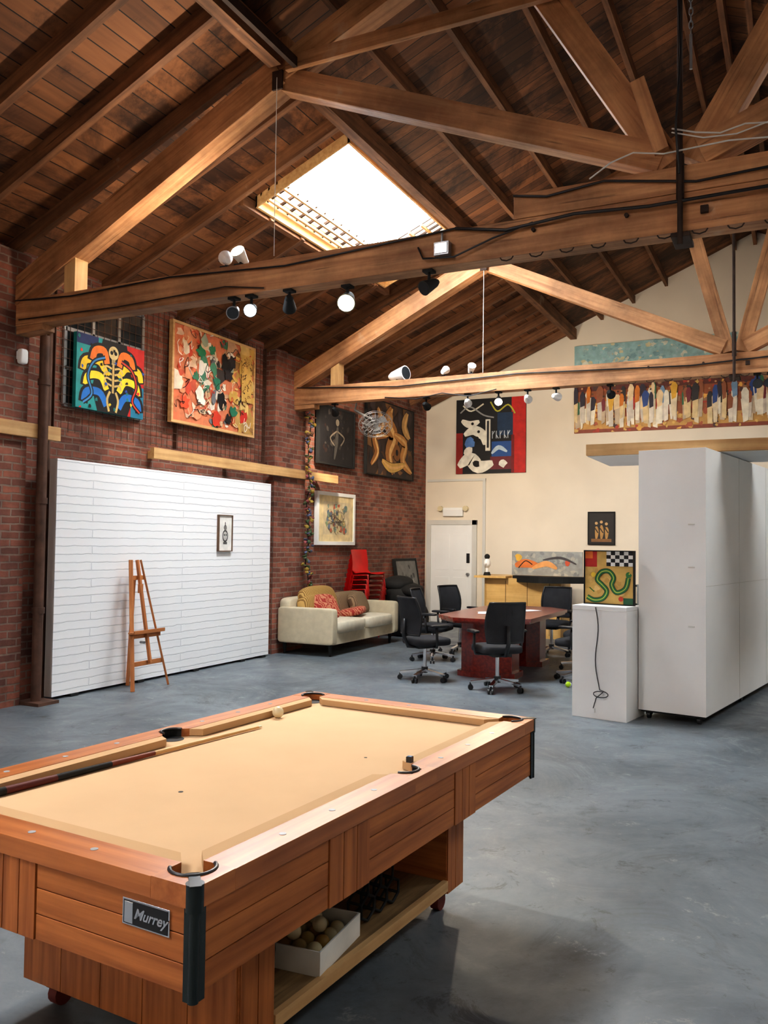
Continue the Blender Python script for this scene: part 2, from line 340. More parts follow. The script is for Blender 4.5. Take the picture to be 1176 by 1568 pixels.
for i, (x0, x1, y0, y1) in enumerate(SKY):
    b = MB('window_%d' % (i+1)); h = .09  # past the first, these are added light panels out of view
    def q(xa, xb, ya, yb, dz0, dz1, mat):
        vs = [(x, yy, roofz(x)+d) for d in (dz0, dz1) for x, yy in ((xa, ya), (xb, ya), (xb, yb), (xa, yb))]
        b.add(vs, [(0, 3, 2, 1), (4, 5, 6, 7), (0, 1, 5, 4), (1, 2, 6, 5), (2, 3, 7, 6), (3, 0, 4, 7)], mat)
    q(x0, x0+.02, y0, y1, -.12, h, M['beamlt']); q(x1-.02, x1, y0, y1, -.12, h, M['beamlt'])
    q(x0, x1, y0, y0+.02, -.12, h, M['beamlt']); q(x0, x1, y1-.02, y1, -.12, h, M['beamlt'])
    if i == 0:
        e1, e2 = .22, .75
        q(x0+e1, x1, y0, y1-e2, h, h+.02, M['skymain']); q(x0, x0+e1, y0, y1, h, h+.02, M['skyedge']); q(x0+e1, x1, y1-e2, y1, h, h+.02, M['skyedge'])
    else: q(x0, x1, y0, y1, h, h+.02, M[SKM[i]])
    k = int((y1-y0)/.2)
    for j in range(1, k):
        yy = y0+(y1-y0)*j/k; q(x0, x0+.3, yy-.012, yy+.012, -.0, .03, M['iron'])
    for j in range(0, 3):
        xx = x0+.07+.1*j; q(xx-.010, xx+.010, y0, y1, -.03, .0, M['beamlt'])
    for j in range(1, 7):
        yy = y1-.13*j; q(x0+.2, x1, yy-.010, yy+.010, .0, .03, M['iron'])
    for j in range(0, 5):
        xx = x0+.4+.17*j; q(xx-.010, xx+.010, y1-.8, y1, -.03, .0, M['beamlt'])
    b.done()
def truss(name, Y, splice):
    b = MB(name); W = M['beam']
    zb, zt = 3.74, 4.0
    b.bx(XL+.02, XR-.02, Y-.09, Y+.09, zb, zt, W)
    if splice: b.bx(-1.85, .5, Y-.1, Y+.1, zt, 4.18, W)
    for sg in (-1, 1):
        e = .003*sg
        def P(dx, z): return (XC+sg*dx, Y, z)
        b.beam(P(6.4, 4.02), P(3.2, 5.6), .206, .26, W)
        b.beam(P(3.3, 5.56), P(.0, 6.98), .19+e, .22, W)
        b.beam(P(3.15, 5.52), P(.12, 4.27 if splice else 4.08), .155+e, .19, W)
        if splice: b.beam(P(.08, 4.22), P(1.42, 6.45), .136+e, .2, W)
        else: b.beam(P(.08, 4.02), P(.75, 6.6), .126+e, .17, W)
        b.beam(P(5.55, 3.98), P(5.55, 4.4), .14, .16, M['beamlt'])
        b.beam(P(3.2, 5.6), P(3.2, roofz(XC-3.2)-.1), .12, .12, W)
        b.beam(P(6.35, 3.7), P(5.9, 3.72), .16, .08, W)
    b.beam((XC-3.1, Y-.13, 5.6), (XC+3.1, Y-.13, 5.6), .05, .12, W)
    b.cyl((XC, Y-.13, zb-.1), (XC, Y-.13, 6.9), .018, M['iron']); b.box((XC, Y, zb-.03), (.12, .26, .03), M['iron'])
    b.box((XC, Y-.12, 4.1), (.05, .02, .3), M['iron'])
    b.box((XC-3.2, Y-.11, 5.5), (.1, .02, .16), M['iron'])
    b.box((XC+.15, Y-.11, 3.86), (.05, .03, .05), M['iron'])
    for dx in (-1.0, -.35, .6): b.cyl((XC+dx, Y-.12, 3.9), (XC+dx, Y+.12, 3.9), .014, M['iron'])
    for k in range(9): b.tube([(-1.9+k*.22+.05*math.cos(t), Y-.1, 3.735+.03*math.sin(t)) for t in (0, -.8, -1.6, -2.4, -3.14)], .006, M['iron'], 5)
    if splice:
        b.beam((-.98, Y-.10, 4.82), (-.82, Y-.10, 4.30), .06, .1, W)
        b.tube([(-2.3, Y-.11, 4.0), (-1.9, Y-.13, 3.92), (-1.4, Y-.13, 3.96), (-.9, Y-.13, 3.93), (.6, Y-.13, 3.95)], .012, M['black'])
        b.tube([(-1.85, Y-.11, 4.17), (-1.6, Y-.12, 4.12), (-1.2, Y-.12, 4.16), (-.6, Y-.12, 4.05), (.6, Y-.12, 4.1)], .009, M['black'])
        b.tube([(-1.3, Y-.12, 4.19), (-1.15, Y-.14, 4.27), (-1.0, Y-.14, 4.31), (-.8, Y-.15, 4.26), (-.4, Y-.15, 4.27), (.4, Y-.12, 4.2)], .006, M['whitetrim'])
        b.tube([(-.75, Y-.15, 4.42), (-.6, Y-.16, 4.36), (-.45, Y-.15, 4.33), (-.3, Y-.15, 4.36), (-.1, Y-.15, 4.33), (.4, Y-.12, 4.34)], .006, M['whitetrim'])
        b.tube([(-.75, Y-.16, 4.39), (-.55, Y-.17, 4.31), (-.35, Y-.16, 4.3), (0, Y-.15, 4.38), (.4, Y-.12, 4.42)], .005, M['whitetrim'])
        b.tube([(-.7, Y-.17, 4.1), (-.72, Y-.19, 4.4), (-.69, Y-.18, 4.9), (-.71, Y-.16, 5.5), (-.7, Y-.16, 6.4)], .008, M['black'])
        b.tube([(XL+.1, Y-.1, 4.0), (-6.2, Y-.11, 3.95), (-5, Y-.11, 3.98), (-3.8, Y-.11, 3.92), (-2.3, Y-.11, 4.0)], .008, M['black'])
        b.tube([(-6.9, Y-.1, 3.8), (-5.6, Y-.11, 3.78), (-4.4, Y-.11, 3.82), (-4.0, Y-.11, 3.76)], .006, M['iron'])
        b.tube([(-2.6, Y-.11, 3.9), (-2.55, Y-.13, 3.8), (-2.3, Y-.13, 3.78), (-2.0, Y-.12, 3.88), (-1.7, Y-.12, 3.95)], .007, M['black'])
    else:
        b.tube([(-6.9, Y-.1, 4.0), (-5.2, Y-.11, 3.9), (-3.4, Y-.11, 3.95), (-1.2, Y-.11, 3.88), (.4, Y-.11, 3.95)], .009, M['black'])
        b.tube([(-5.4, Y-.1, 3.76), (-4.9, Y-.11, 3.7), (-4.5, Y-.11, 3.76), (-4.1, Y-.11, 3.69), (-3.7, Y-.11, 3.76)], .007, M['black'])
    return b.done(bevel=.012)
truss('roof_truss', 5.95, True); truss('roof_truss', 11.1, False); truss('roof_truss', .8, False)
b = MB('hanging_chain')
for i in range(12):
    z = 5.0+i*.045; r_ = [(.012*math.cos(t), .028*math.sin(t)) for t in [2*math.pi*k/10 for k in range(10)]]
    b.tube([(-.62+(u if i % 2 else 0), 5.72+(0 if i % 2 else u), z+v) for u, v in r_], .004, M['steel'], 5, True)
b.cyl((-.62, 5.72, 5.52), (-.62, 5.72, roofz(-.62)-.02), .008, M['black']); b.cyl((-.62, 5.72, 4.75), (-.62, 5.72, 4.98), .01, M['steel']); b.done()
b = MB('ceiling_brace')
b.beam((-3.9, 5.8, 5.68), (-3.9, .9, 5.68), .12, .16, M['rafter']); b.beam((-3.7, 5.8, 5.58), (-3.7, .9, 5.58), .04, .08, M['iron']); b.done()
b = MB('trim_1'); b.bx(-6.94, -6.88, 7.82, 12.3, 2.62, 2.75, M['beamlt'])
for y in (8.0, 9.5, 11.9): b.bx(-7.14, -6.94, y, y+.09, 2.64, 2.73, M['beamlt'])
b.done()
b = MB('trim_2'); b.bx(-6.94, -6.88, 3.2, 6.4, 2.66, 2.80, M['beamlt']); b.done()
b = MB('wall_pipe'); b.cyl((-6.86, 6.15, .03), (-6.86, 6.15, 3.7), .05, M['pipe']); b.bx(-7.02, -6.7, 6.04, 6.3, 0, .03, M['pipe'])
for z in (.9, 2.0, 3.2): b.cyl((-6.86, 6.15, z), (-6.86, 6.15, z+.06), .062, M['pipe'])
b.done()
b = MB('wall_pipe'); b.cyl((-7.09, 6.42, 0), (-7.09, 6.42, 4.5), .03, M['pipe']); b.tube([(-7.09, 6.42, 1.55), (-7.09, 6.75, 1.55)], .02, M['pipe']); b.done()
b = MB('motion_sensor'); b.sell((-6.91, 5.92, 3.45), (.07, .09, .15), M['white'], .4); b.bx(-6.95, -6.9, 5.88, 5.96, 3.42, 3.5, M['white']); b.done()
b = MB('wire_mesh_screen')
for (ya, yb, za, zb) in ((6.5, 10.45, 2.8, 4.5),):
    y = ya
    while y <= yb: b.bx(-7.10, -7.095, y-.0025, y+.0025, za, zb, M['pipe']); y += .1
    z = za
    while z <= zb: b.bx(-7.095, -7.09, ya, yb, z-.0025, z+.0025, M['pipe']); z += .1
    for yy in (ya, (ya+yb)/2, yb): b.bx(-7.148, -7.09, yy-.005, yy+.005, za, zb, M['pipe'])
b.done()
b = MB('window_5'); b.bx(-7.149, -7.13, 6.65, 7.85, 3.1, 4.35, M['glassd'])
for yy in (6.65, 7.05, 7.45, 7.85): b.bx(-7.14, -7.11, yy-.02, yy+.02, 3.1, 4.35, M['steel'])
for zz in (3.1, 3.5, 3.93, 4.35): b.bx(-7.14, -7.11, 6.65, 7.85, zz-.02, zz+.02, M['steel'])
b.done()
yF = YF-.002
b = MB('door_1'); b.bx(-7.0, -6.08, yF-.03, yF, .005, 2.04, M['white'])
b.bx(-6.08, -5.98, yF-.05, yF, 0, 2.14, M['whitetrim']); b.bx(-7.1, -5.98, yF-.05, yF, 2.04, 2.14, M['whitetrim']); b.bx(-7.1, -7.0, yF-.05, yF, 0, 2.04, M['whitetrim'])
for (za, zb) in ((.2, .95), (1.1, 1.85)): 
    for (xa, xb) in ((-6.9, -6.58), (-6.5, -6.18)): b.bx(xa, xb, yF-.036, yF-.03, za, zb, M['white'])
b.bx(-6.2, -6.13, yF-.045, yF-.03, 1.25, 1.45, M['black']); b.cyl((-6.16, yF-.1, 1.02), (-6.16, yF-.03, 1.02), .03, M['steel']); b.done(bevel=.004)
b = MB('trim_3'); b.bx(-5.86, -5.80, yF-.03, yF, 0, 3.0, M['whitetrim']); b.bx(-7.1, -5.8, yF-.025, yF, 2.95, 3.0, M['whitetrim']); b.done()
b = MB('emergency_light'); b.bx(-6.72, -6.28, yF-.08, yF, 2.22, 2.36, M['white'])
for x in (-6.78, -6.22): b.cyl((x, yF-.1, 2.38), (x, yF-.02, 2.38), .055, M['ivory'])
b.bx(-6.8, -6.2, yF-.05, yF-.02, 2.34, 2.4, M['white']); b.done(bevel=.006)
b = MB('baseboard_far'); b.bx(-5.79, XR, yF-.02, yF, 0, .12, M['whitetrim']); b.done()

# ------------------------------------------------------------------ paintings
class Canvas:
    def __init__(s, name, o, u, n, w, h, base, frame=None, fw=.03, dep=.045):
        s.b = MB(name); s.o = Vector(o); s.u = Vector(u); s.n = Vector(n); s.w = w; s.h = h; s.k = 0; s.dep = dep
        s.up = s.u.cross(s.n); 
        if s.up.z < 0: s.up = -s.up
        s.slab(0, 1, 0, 1, 0, dep, base)
        if frame:
            f = fw; fx, fy = f/w, f/h
            for a in ((-fx, 1+fx, -fy, 0), (-fx, 1+fx, 1, 1+fy), (-fx, 0, 0, 1), (1, 1+fx, 0, 1)): s.slab(*a, 0, dep+.015, frame)
    def P(s, x, y, d): return s.o+s.u*(x*s.w)+s.up*(y*s.h)+s.n*d
    def slab(s, x0, x1, y0, y1, d0, d1, mat):
        vs = [s.P(x, y, d) for d in (d0, d1) for x, y in ((x0, y0), (x1, y0), (x1, y1), (x0, y1))]
        s.b.add(vs, [(0, 3, 2, 1), (4, 5, 6, 7), (0, 1, 5, 4), (1, 2, 6, 5), (2, 3, 7, 6), (3, 0, 4, 7)], mat)
    def poly(s, pts, col):
        s.k += 1; d = s.dep+.0004+s.k*.00012
        pts = [(min(1, max(0, x)), min(1, max(0, y))) for x, y in pts]
        s.b.add([s.P(x, y, d) for x, y in pts], [tuple(range(len(pts)))], PC(*col))
    def rect(s, x0, x1, y0, y1, col): s.poly([(x0, y0), (x1, y0), (x1, y1), (x0, y1)], col)
    def disk(s, x, y, r, col, ry=None, n=16):
        a = s.w/s.h; ry = ry or r*a
        s.poly([(x+r*math.cos(2*math.pi*i/n), y+ry*math.sin(2*math.pi*i/n)) for i in range(n)], col)
    def blob(s, x, y, r, col, n=9, j=.45, asp=1):
        a = s.w/s.h; pts = []
        for i in range(n):
            q = r*(1-j/2+random.random()*j); pts.append((x+q*math.cos(2*math.pi*i/n), y+q*a*asp*math.sin(2*math.pi*i/n)))
        s.poly(pts, col)
    def stroke(s, pts, wd, col, taper=False):
        a = s.w/s.h; L = []; Rr = []; k = len(pts)
        for i, (x, y) in enumerate(pts):
            x0, y0 = pts[max(0, i-1)]; x1, y1 = pts[min(k-1, i+1)]
            dx, dy = x1-x0, (y1-y0)/a; l = math.hypot(dx, dy) or 1; nx, ny = -dy/l, dx/l
            q = wd/2*(1 if not taper else .25+.75*math.sin(math.pi*(i+.5)/k))
            L.append((x+nx*q, y+ny*q*a)); Rr.append((x-nx*q, y-ny*q*a))
        for i in range(k-1):
            s.poly([L[i], L[i+1], Rr[i+1], Rr[i]], col); s.k -= 1
        s.k += 1
    def curve(s, pts, wd, col, taper=False, sub=5):
        P_ = [pts[0]]+list(pts)+[pts[-1]]; out = []
        for i in range(1, len(P_)-2):
            for k in range(sub):
                t = k/sub; q = []
                for a in (0, 1):
                    p0, p1, p2, p3 = P_[i-1][a], P_[i][a], P_[i+1][a], P_[i+2][a]
                    q.append(.5*(2*p1+(p2-p0)*t+(2*p0-5*p1+4*p2-p3)*t*t+(3*p1-p0-3*p2+p3)*t**3))
                out.append(tuple(q))
        out.append(pts[-1]); s.stroke(out, wd, col, taper)
    def done(s): return s.b.done()
UL, NL = (0, 1, 0), (1, 0, 0); UF, NF = (1, 0, 0), (0, -1, 0)
BK = (18, 16, 18)
c = Canvas('skeleton_painting', (-7.07, 6.72, 3.08), UL, NL, 1.05, .82, PC(30, 140, 140), None, dep=.05)
c.rect(0, .5, 0, 1, (36, 142, 142)); c.rect(.5, 1, 0, 1, (190, 38, 34)); c.rect(.0, .3, .86, 1, (24, 40, 90)); c.rect(.8, 1, 0, .45, (32, 120, 150))
c.poly([(.3, 0), (.75, 0), (.85, .3), (.72, 1), (.36, 1), (.22, .3)], BK)
for sg in (-1, 1):
    X = lambda t: .52+sg*t
    for (r0, y0, colr) in ((.40, .62, (240, 200, 40)), (.36, .42, (250, 215, 50)), (.38, .2, (30, 110, 190)), (.27, .78, (230, 120, 40))):
        c.curve([(X(.08), y0-.12), (X(r0*.5), y0+.06), (X(r0), y0+.04), (X(r0+.04), y0-.12)], .13, BK); c.curve([(X(.09), y0-.11), (X(r0*.5), y0+.055), (X(r0-.01), y0+.035), (X(r0+.03), y0-.1)], .08, colr)
    c.curve([(X(.12), .75), (X(.28), .66), (X(.36), .45), (X(.3), .22), (X(.42), .08)], .05, BK); c.curve([(X(.12), .75), (X(.28), .66), (X(.36), .45), (X(.3), .22), (X(.42), .08)], .02, (60, 130, 190) if sg < 0 else (200, 60, 44))
    for i in range(4): c.curve([(X(.02), .62-i*.08), (X(.1), .64-i*.08), (X(.15-.01*i), .58-i*.08)], .022, (206, 176, 110))
    c.curve([(X(.04), .3), (X(.08), .18), (X(.05), .02)], .03, (206, 176, 110))
c.stroke([(.52, .7), (.52, .28)], .03, (200, 168, 106)); c.disk(.52, .84, .075, (212, 186, 130)); c.rect(.49, .55, .68, .78, (212, 186, 130))
for x in (.49, .55): c.disk(x, .84, .022, BK)
for i in range(4): c.rect(.49+i*.018, .496+i*.018, .69, .75, BK)
for i in range(26): c.blob(random.random(), random.random(), .018, random.choice([BK, (220, 50, 40), (40, 80, 170), (240, 200, 40), (30, 120, 120), BK]), j=.9)
c.done()
# large abstract
c = Canvas('abstract_painting', (-7.07, 8.30, 3.16), UL, NL, 1.72, 1.22, PC(206, 124, 88), M['beamlt'], .035)
def pal(u):
    if u < .3: return random.choice([(206, 80, 56), (220, 120, 84), (232, 212, 186), (196, 90, 66), (226, 150, 110), (222, 130, 96), (228, 190, 160)])
    if u < .7: return random.choice([(226, 216, 196), (60, 52, 50), (70, 126, 100), (204, 120, 90), (110, 112, 116), (206, 186, 156), (150, 160, 140), (190, 150, 116), (230, 220, 204)])
    return random.choice([(202, 162, 84), (190, 148, 78), (216, 184, 116), (150, 112, 66), (178, 140, 82), (214, 176, 100)])
for i in range(170):
    u = random.random(); c.blob(u, random.random(), .015+random.random()*.05, pal(u), n=8, j=.9, asp=random.choice([.5, 1, 1.6]))
for (x, y, r, k) in ((.3, .78, .05, (34, 120, 84)), (.44, .84, .04, (50, 130, 96)), (.62, .72, .07, BK), (.7, .78, .05, (40, 36, 40)), (.56, .3, .06, BK), (.66, .62, .05, (40, 36, 40)), (.5, .5, .045, (38, 116, 90)), (.3, .3, .06, (240, 232, 214)), (.38, .6, .05, (236, 228, 210)), (.72, .22, .045, (34, 110, 84)), (.66, .12, .04, BK), (.86, .18, .05, (190, 50, 40)), (.12, .2, .05, (222, 84, 50)), (.5, .1, .05, (200, 60, 40)), (.24, .5, .035, (60, 120, 90))): c.blob(x, y, r, k, n=14, j=.8)
for i in range(60):
    u = random.random(); v = random.random(); pts = [(u, v)]
    for k in range(4): pts.append((pts[-1][0]+random.uniform(-.05, .05), pts[-1][1]+random.uniform(-.08, .08)))
    c.curve(pts, .006, random.choice([BK, (240, 234, 220), (196, 50, 36), (60, 50, 50), (230, 200, 160)]))
c.rect(.82, .96, .36, .9, (204, 166, 92))
for i in range(60): u = random.uniform(.82, .95); v = random.uniform(.38, .88); c.stroke([(u, v), (u+random.uniform(-.02, .025), v+random.uniform(-.03, .03))], .008, random.choice([(120, 80, 40), (150, 104, 52), (60, 44, 30)]))
c.done()
c = Canvas('dark_figure_painting', (-7.1, 11.95, 2.97), UL, NL, 1.2, .93, PC(28, 26, 28), M['blackmat'], .03)
for i in range(60): c.blob(random.uniform(.12, .88), random.uniform(.1, .95), .015+.025*random.random(), random.choice([(50, 46, 44), (66, 60, 56), (36, 34, 38), (50, 34, 30), (30, 28, 30)]), j=.9)
c.disk(.5, .76, .05, (130, 118, 102)); c.curve([(.5, .68), (.48, .4), (.42, .08)], .09, (74, 70, 66), True); c.curve([(.5, .6), (.7, .5), (.6, .35)], .025, (120, 108, 94)); c.curve([(.48, .6), (.3, .46), (.42, .33)], .025, (120, 108, 94)); c.done()
c = Canvas('jazz_musician_painting', (-7.1, 13.65, 2.92), UL, NL, 2.05, 1.38, PC(56, 42, 36), M['blackmat'], .02)
for i in range(70): c.blob(random.random(), random.random(), .03+.06*random.random(), random.choice([(84, 58, 40), (60, 46, 42), (112, 78, 48), (66, 54, 54), (124, 88, 54), (40, 34, 36)]), j=.8)
for (pts, w_, k) in (([(.5, .95), (.42, .75), (.55, .55), (.45, .3), (.55, .05)], .2, (160, 108, 56)), ([(.55, .6), (.8, .5), (.75, .25), (.95, .1)], .12, (186, 130, 70)), ([(.4, .55), (.15, .5), (.2, .3), (.08, .12)], .1, (150, 98, 50)), ([(.2, .9), (.3, .7), (.18, .6)], .1, (168, 118, 66)), ([(.85, .95), (.78, .75), (.9, .6)], .12, (186, 146, 90)), ([(.3, .2), (.5, .12), (.8, .2)], .09, (196, 156, 84))):
    c.curve(pts, w_*1.12, (44, 32, 26), True); c.curve(pts, w_, k, True); c.curve([(x+.02, y) for x, y in pts], w_*.3, (214, 170, 110), True)
c.disk(.46, .82, .06, (186, 136, 80)); c.disk(.62, .35, .08, (130, 84, 40)); c.disk(.62, .35, .03, BK); c.done()
c = Canvas('framed_print', (-7.13, 12.02, 1.66), UL, NL, 1.2, .77, PC(226, 206, 160), M['white'], .06)
c.rect(.13, .87, .15, .87, (214, 196, 160))
for i in range(90): c.blob(random.uniform(.2, .8), random.uniform(.22, .8), .012+.03*random.random(), random.choice([(180, 100, 76), (130, 150, 136), (220, 200, 140), (110, 124, 140), (226, 212, 180), (150, 164, 130), (206, 190, 150)]), asp=1.2, j=.8)
for i in range(16): c.curve([(random.uniform(.25, .75), random.uniform(.25, .75)) for _ in range(3)], .005, (90, 78, 70))
c.done()
yW = YF-.001
c = Canvas('cubist_painting', (-6.45, yW, 3.1), UF, NF, 1.5, 1.55, PC(26, 26, 30), None, dep=.04)
c.rect(.8, 1, 0, 1, (190, 34, 28)); c.rect(.52, .82, .22, .42, (40, 84, 150)); c.rect(.5, .82, .05, .22, (110, 40, 50)); c.rect(.0, .1, 0, .55, (150, 40, 34)); c.rect(.6, .82, .5, .8, (28, 54, 84))
c.curve([(.08, .72), (.2, .66), (.34, .7)], .1, (232, 226, 212), True); c.curve([(.12, .52), (.26, .58), (.4, .5), (.42, .38)], .14, (232, 228, 214), True); c.blob(.2, .42, .08, (90, 130, 190)); c.blob(.3, .46, .04, BK)
c.curve([(.04, .1), (.2, .2), (.34, .09), (.54, .14)], .2, (232, 228, 216), True); c.blob(.18, .3, .07, (232, 226, 214)); c.blob(.3, .13, .05, BK); c.disk(.24, .67, .02, BK); c.disk(.33, .56, .02, BK)
c.curve([(.52, .26), (.62, .34), (.74, .28)], .06, (190, 210, 226), True); c.blob(.68, .13, .06, (232, 230, 220)); c.curve([(.5, .95), (.6, .82), (.75, .9), (.85, .78)], .02, (186, 180, 60)); c.curve([(.1, .92), (.22, .84), (.4, .93)], .02, (220, 216, 200))
c.curve([(.06, .82), (.2, .9), (.4, .78), (.55, .74)], .02, (150, 150, 150)); c.rect(.43, .5, .3, .72, (232, 228, 214)); c.rect(.45, .48, .34, .7, (40, 40, 46))
for i, x in enumerate((.53, .585, .64, .70, .75)): c.stroke([(x, .46), (x, .56)], .01, (200, 210, 220)); c.stroke([(x, .51), (x+.03, .56-.1*(i % 2))], .01, (200, 210, 220))
c.rect(.8, .84, 0, .5, (120, 20, 24)); c.done()
# long crowd painting
c = Canvas('crowd_painting', (-3.97, yW, 3.84), UF, NF, 3.6, .94, PC(150, 84, 50), None, dep=.04)
c.rect(0, 1, 0, .3, (196, 150, 84)); c.rect(0, 1, 0, .07, (140, 70, 50)); c.rect(0, 1, .86, 1, (100, 48, 40))
for i in range(160): c.blob(random.random(), random.uniform(0, 1), .006+.01*random.random(), random.choice([(178, 66, 50), (214, 176, 100), (150, 110, 80), (224, 170, 86), (80, 56, 54), (170, 90, 60)]), j=.9)
def fig(x, hgt, col, leg):
    w_ = random.uniform(.009, .018); y0 = random.uniform(.06, .26); J = lambda: random.uniform(-.004, .004)
    c.poly([(x-w_*.7+J(), y0), (x+w_*.7+J(), y0+random.uniform(-.04, .04)), (x+w_+J(), y0+.5*hgt), (x-w_+J(), y0+.5*hgt)], leg)
    c.poly([(x-w_*.8+J(), y0+.36*hgt), (x+w_*.8+J(), y0+.4*hgt), (x+w_*1.1, y0+.66*hgt), (x+w_*.4, y0+.74*hgt), (x-w_*.4, y0+.74*hgt), (x-w_*1.1, y0+.64*hgt)], col)
    c.disk(x+J(), y0+.81*hgt, .0055, random.choice([(60, 34, 26), (190, 140, 100), (90, 60, 44), (110, 70, 50)]), n=8)
for i in range(78):
    fig(random.random(), random.uniform(.7, .98), random.choice([(178, 46, 40), (46, 76, 140), (50, 46, 50), (206, 120, 40), (60, 110, 80), (226, 220, 204), (120, 44, 56), (120, 150, 180), (220, 170, 60), (50, 44, 60), (150, 90, 60), (226, 200, 160)]), random.choice([(232, 224, 206), (222, 206, 176), (224, 214, 200), (206, 196, 184), (220, 196, 150), (190, 170, 146)]))
c.done()
c = Canvas('turquoise_painting', (-3.97, yW, 5.16), UF, NF, 3.05, .4, PC(150, 186, 188), None, dep=.04)
for i in range(220): c.blob(random.random(), random.random(), .006+.014*random.random(), random.choice([(160, 190, 190), (146, 180, 186), (206, 210, 196), (130, 166, 174), (200, 194, 160), (160, 188, 192)]), asp=.8, j=.9)
c.done()
c = Canvas('small_framed_photo', (-3.68, yW, 1.68), UF, NF, .48, .6, PC(34, 28, 26), M['blackmat'], .02, dep=.03)
for x, y in ((.3, .04), (.5, 0), (.7, .06)): c.curve([(x, .15), (x+.02, .4), (x, .6-y)], .15, (176, 134, 76), True); c.disk(x, .7-y, .06, (200, 160, 110)); c.stroke([(x-.05, .5), (x+.07, .35)], .04, BK)
c.rect(.1, .9, .06, .16, (130, 90, 50)); c.done()
c = Canvas('orange_grey_painting', (-4.78, 15.2, 1.085), UF, NF, 1.3, .44, PC(150, 152, 150), None)
for i in range(60): c.blob(random.random(), random.random(), .03, random.choice([(160, 164, 160), (132, 136, 138), (172, 170, 162), (146, 150, 150)]), j=.9)
c.curve([(.05, .4), (.2, .5), (.4, .4)], .12, (210, 120, 60), True); c.curve([(.3, .3), (.5, .5), (.65, .3)], .08, (220, 160, 100), True); c.blob(.1, .75, .05, (222, 176, 70)); c.blob(.8, .55, .04, (190, 84, 56)); c.curve([(.45, .65), (.7, .75), (.92, .5)], .035, (70, 66, 70), True); c.curve([(.1, .3), (.2, .6), (.3, .45)], .014, BK); c.done()

b = MB('white_display_panel'); b.bx(-6.98, -6.88, 6.36, 10.3, .03, 2.48, M['white']); b.bx(-6.88, -6.872, 6.36, 10.3, .03, 2.48, M['wbrick'])
for y in (6.6, 7.6, 8.6, 9.6, 10.1): b.bx(-7.05, -6.85, y, y+.1, 0, .03, M['blackmat'])
for y in (6.5, 8.3, 10.1): b.bx(-7.148, -6.98, y, y+.08, 2.2, 2.26, M['whitetrim'])
b.done()
c = Canvas('framed_drawing', (-6.871, 9.06, 1.52), UL, NL, .28, .46, PC(232, 230, 224), PC(110, 84, 66), .012, .02)
c.disk(.5, .42, .22, (60, 60, 62), ry=.18); c.disk(.5, .42, .17, (190, 188, 184), ry=.13); c.disk(.5, .66, .12, (120, 118, 116), ry=.08); c.rect(.47, .53, .7, .82, (70, 70, 72)); c.disk(.43, .45, .04, BK, ry=.03); c.disk(.57, .45, .04, BK, ry=.03); c.rect(.35, .65, .18, .25, (90, 90, 90)); c.done()

# ------------------------------------------------------------------ easel
b = MB('wooden_easel'); E = M['easel']
for sg in (-1, 1): b.beam((-6.5, 7.42+sg*.29, 0), (-6.76, 7.42+sg*.08, 1.42), .045, .022, E)
b.beam((-6.78, 7.42, 1.2), (-6.84, 7.42, 0), .04, .022, E)
def ex(z): return -6.5-.26*z/1.42
def ey(z): return .29-.21*z/1.42
for z in (.28, 1.22): b.beam((ex(z)-.01, 7.42-ey(z), z), (ex(z)-.01, 7.42+ey(z), z), .02, .05, E)
b.beam((ex(.1), 7.42, .28), (ex(1.3), 7.42, 1.42), .035, .03, E)
z = .62
b.box((ex(z)+.04, 7.42, z), (.09, .5, .02), E); b.box((ex(z)+.08, 7.42, z+.015), (.012, .5, .03), E); b.beam((ex(z)+.01, 7.42-.25, z-.04), (ex(z)+.01, 7.42+.25, z-.04), .02, .05, E)
b.box((ex(1.1)+.02, 7.42, 1.1), (.03, .06, .1), E); b.cyl((ex(.9)+.0, 7.42, .5), (ex(.9)+.06, 7.42, .5), .015, M['steel'])
b.done(bevel=.003)

# ------------------------------------------------------------------ sofa
b = MB('loveseat_sofa'); Ln = M['linen']
x0, x1, y0, y1 = -6.92, -5.98, 10.6, 12.8
b.bx(x0+.02, x1-.04, y0+.08, y1-.08, .17, .33, Ln)
for yy in (y0+.07, y1-.07):
    b.sell(((x0+x1)/2, yy, .43), (x1-x0, .15, .52), Ln, .14, n=36, m=16)
b.sell((x0+.1, (y0+y1)/2, .5), (.2, y1-y0-.05, .64), Ln, .16, n=36, m=16)
for k in (0, 1):
    yc = y0+.15+(y1-y0-.3)*(.25+.5*k); b.sell((x0+.56, yc, .41), (.78, (y1-y0-.32)/2, .19), M['linen2'], .28, n=36)
    b.sell((x0+.3, yc, .64), (.22, (y1-y0-.35)/2, .44), M['brownst'] if k else M['gold'], .5, (0, R(-10), 0), n=28)
b.sell((x0+.45, y0+.62, .66), (.16, .5, .42), M['redpat'], .55, (0, R(-30), R(-15)))
b.sell((x0+.6, y0+1.2, .56), (.44, .46, .13), M['redpat'], .55, (0, R(-12), R(20)))
b.sell((x0+.27, y0+.72, .77), (.2, 1.0, .42), M['gold'], .6, (0, R(-22), 0))
b.sell((x0+.45, y1-.5, .66), (.2, .62, .38), M['brownst'], .55, (0, R(-22), R(10)))
for xx in (x0+.07, x1-.1):
    for yy in (y0+.1, y1-.12): b.cyl((xx, yy, 0), (xx, yy, .18), .018, M['blackmat'], .032)
b.done()

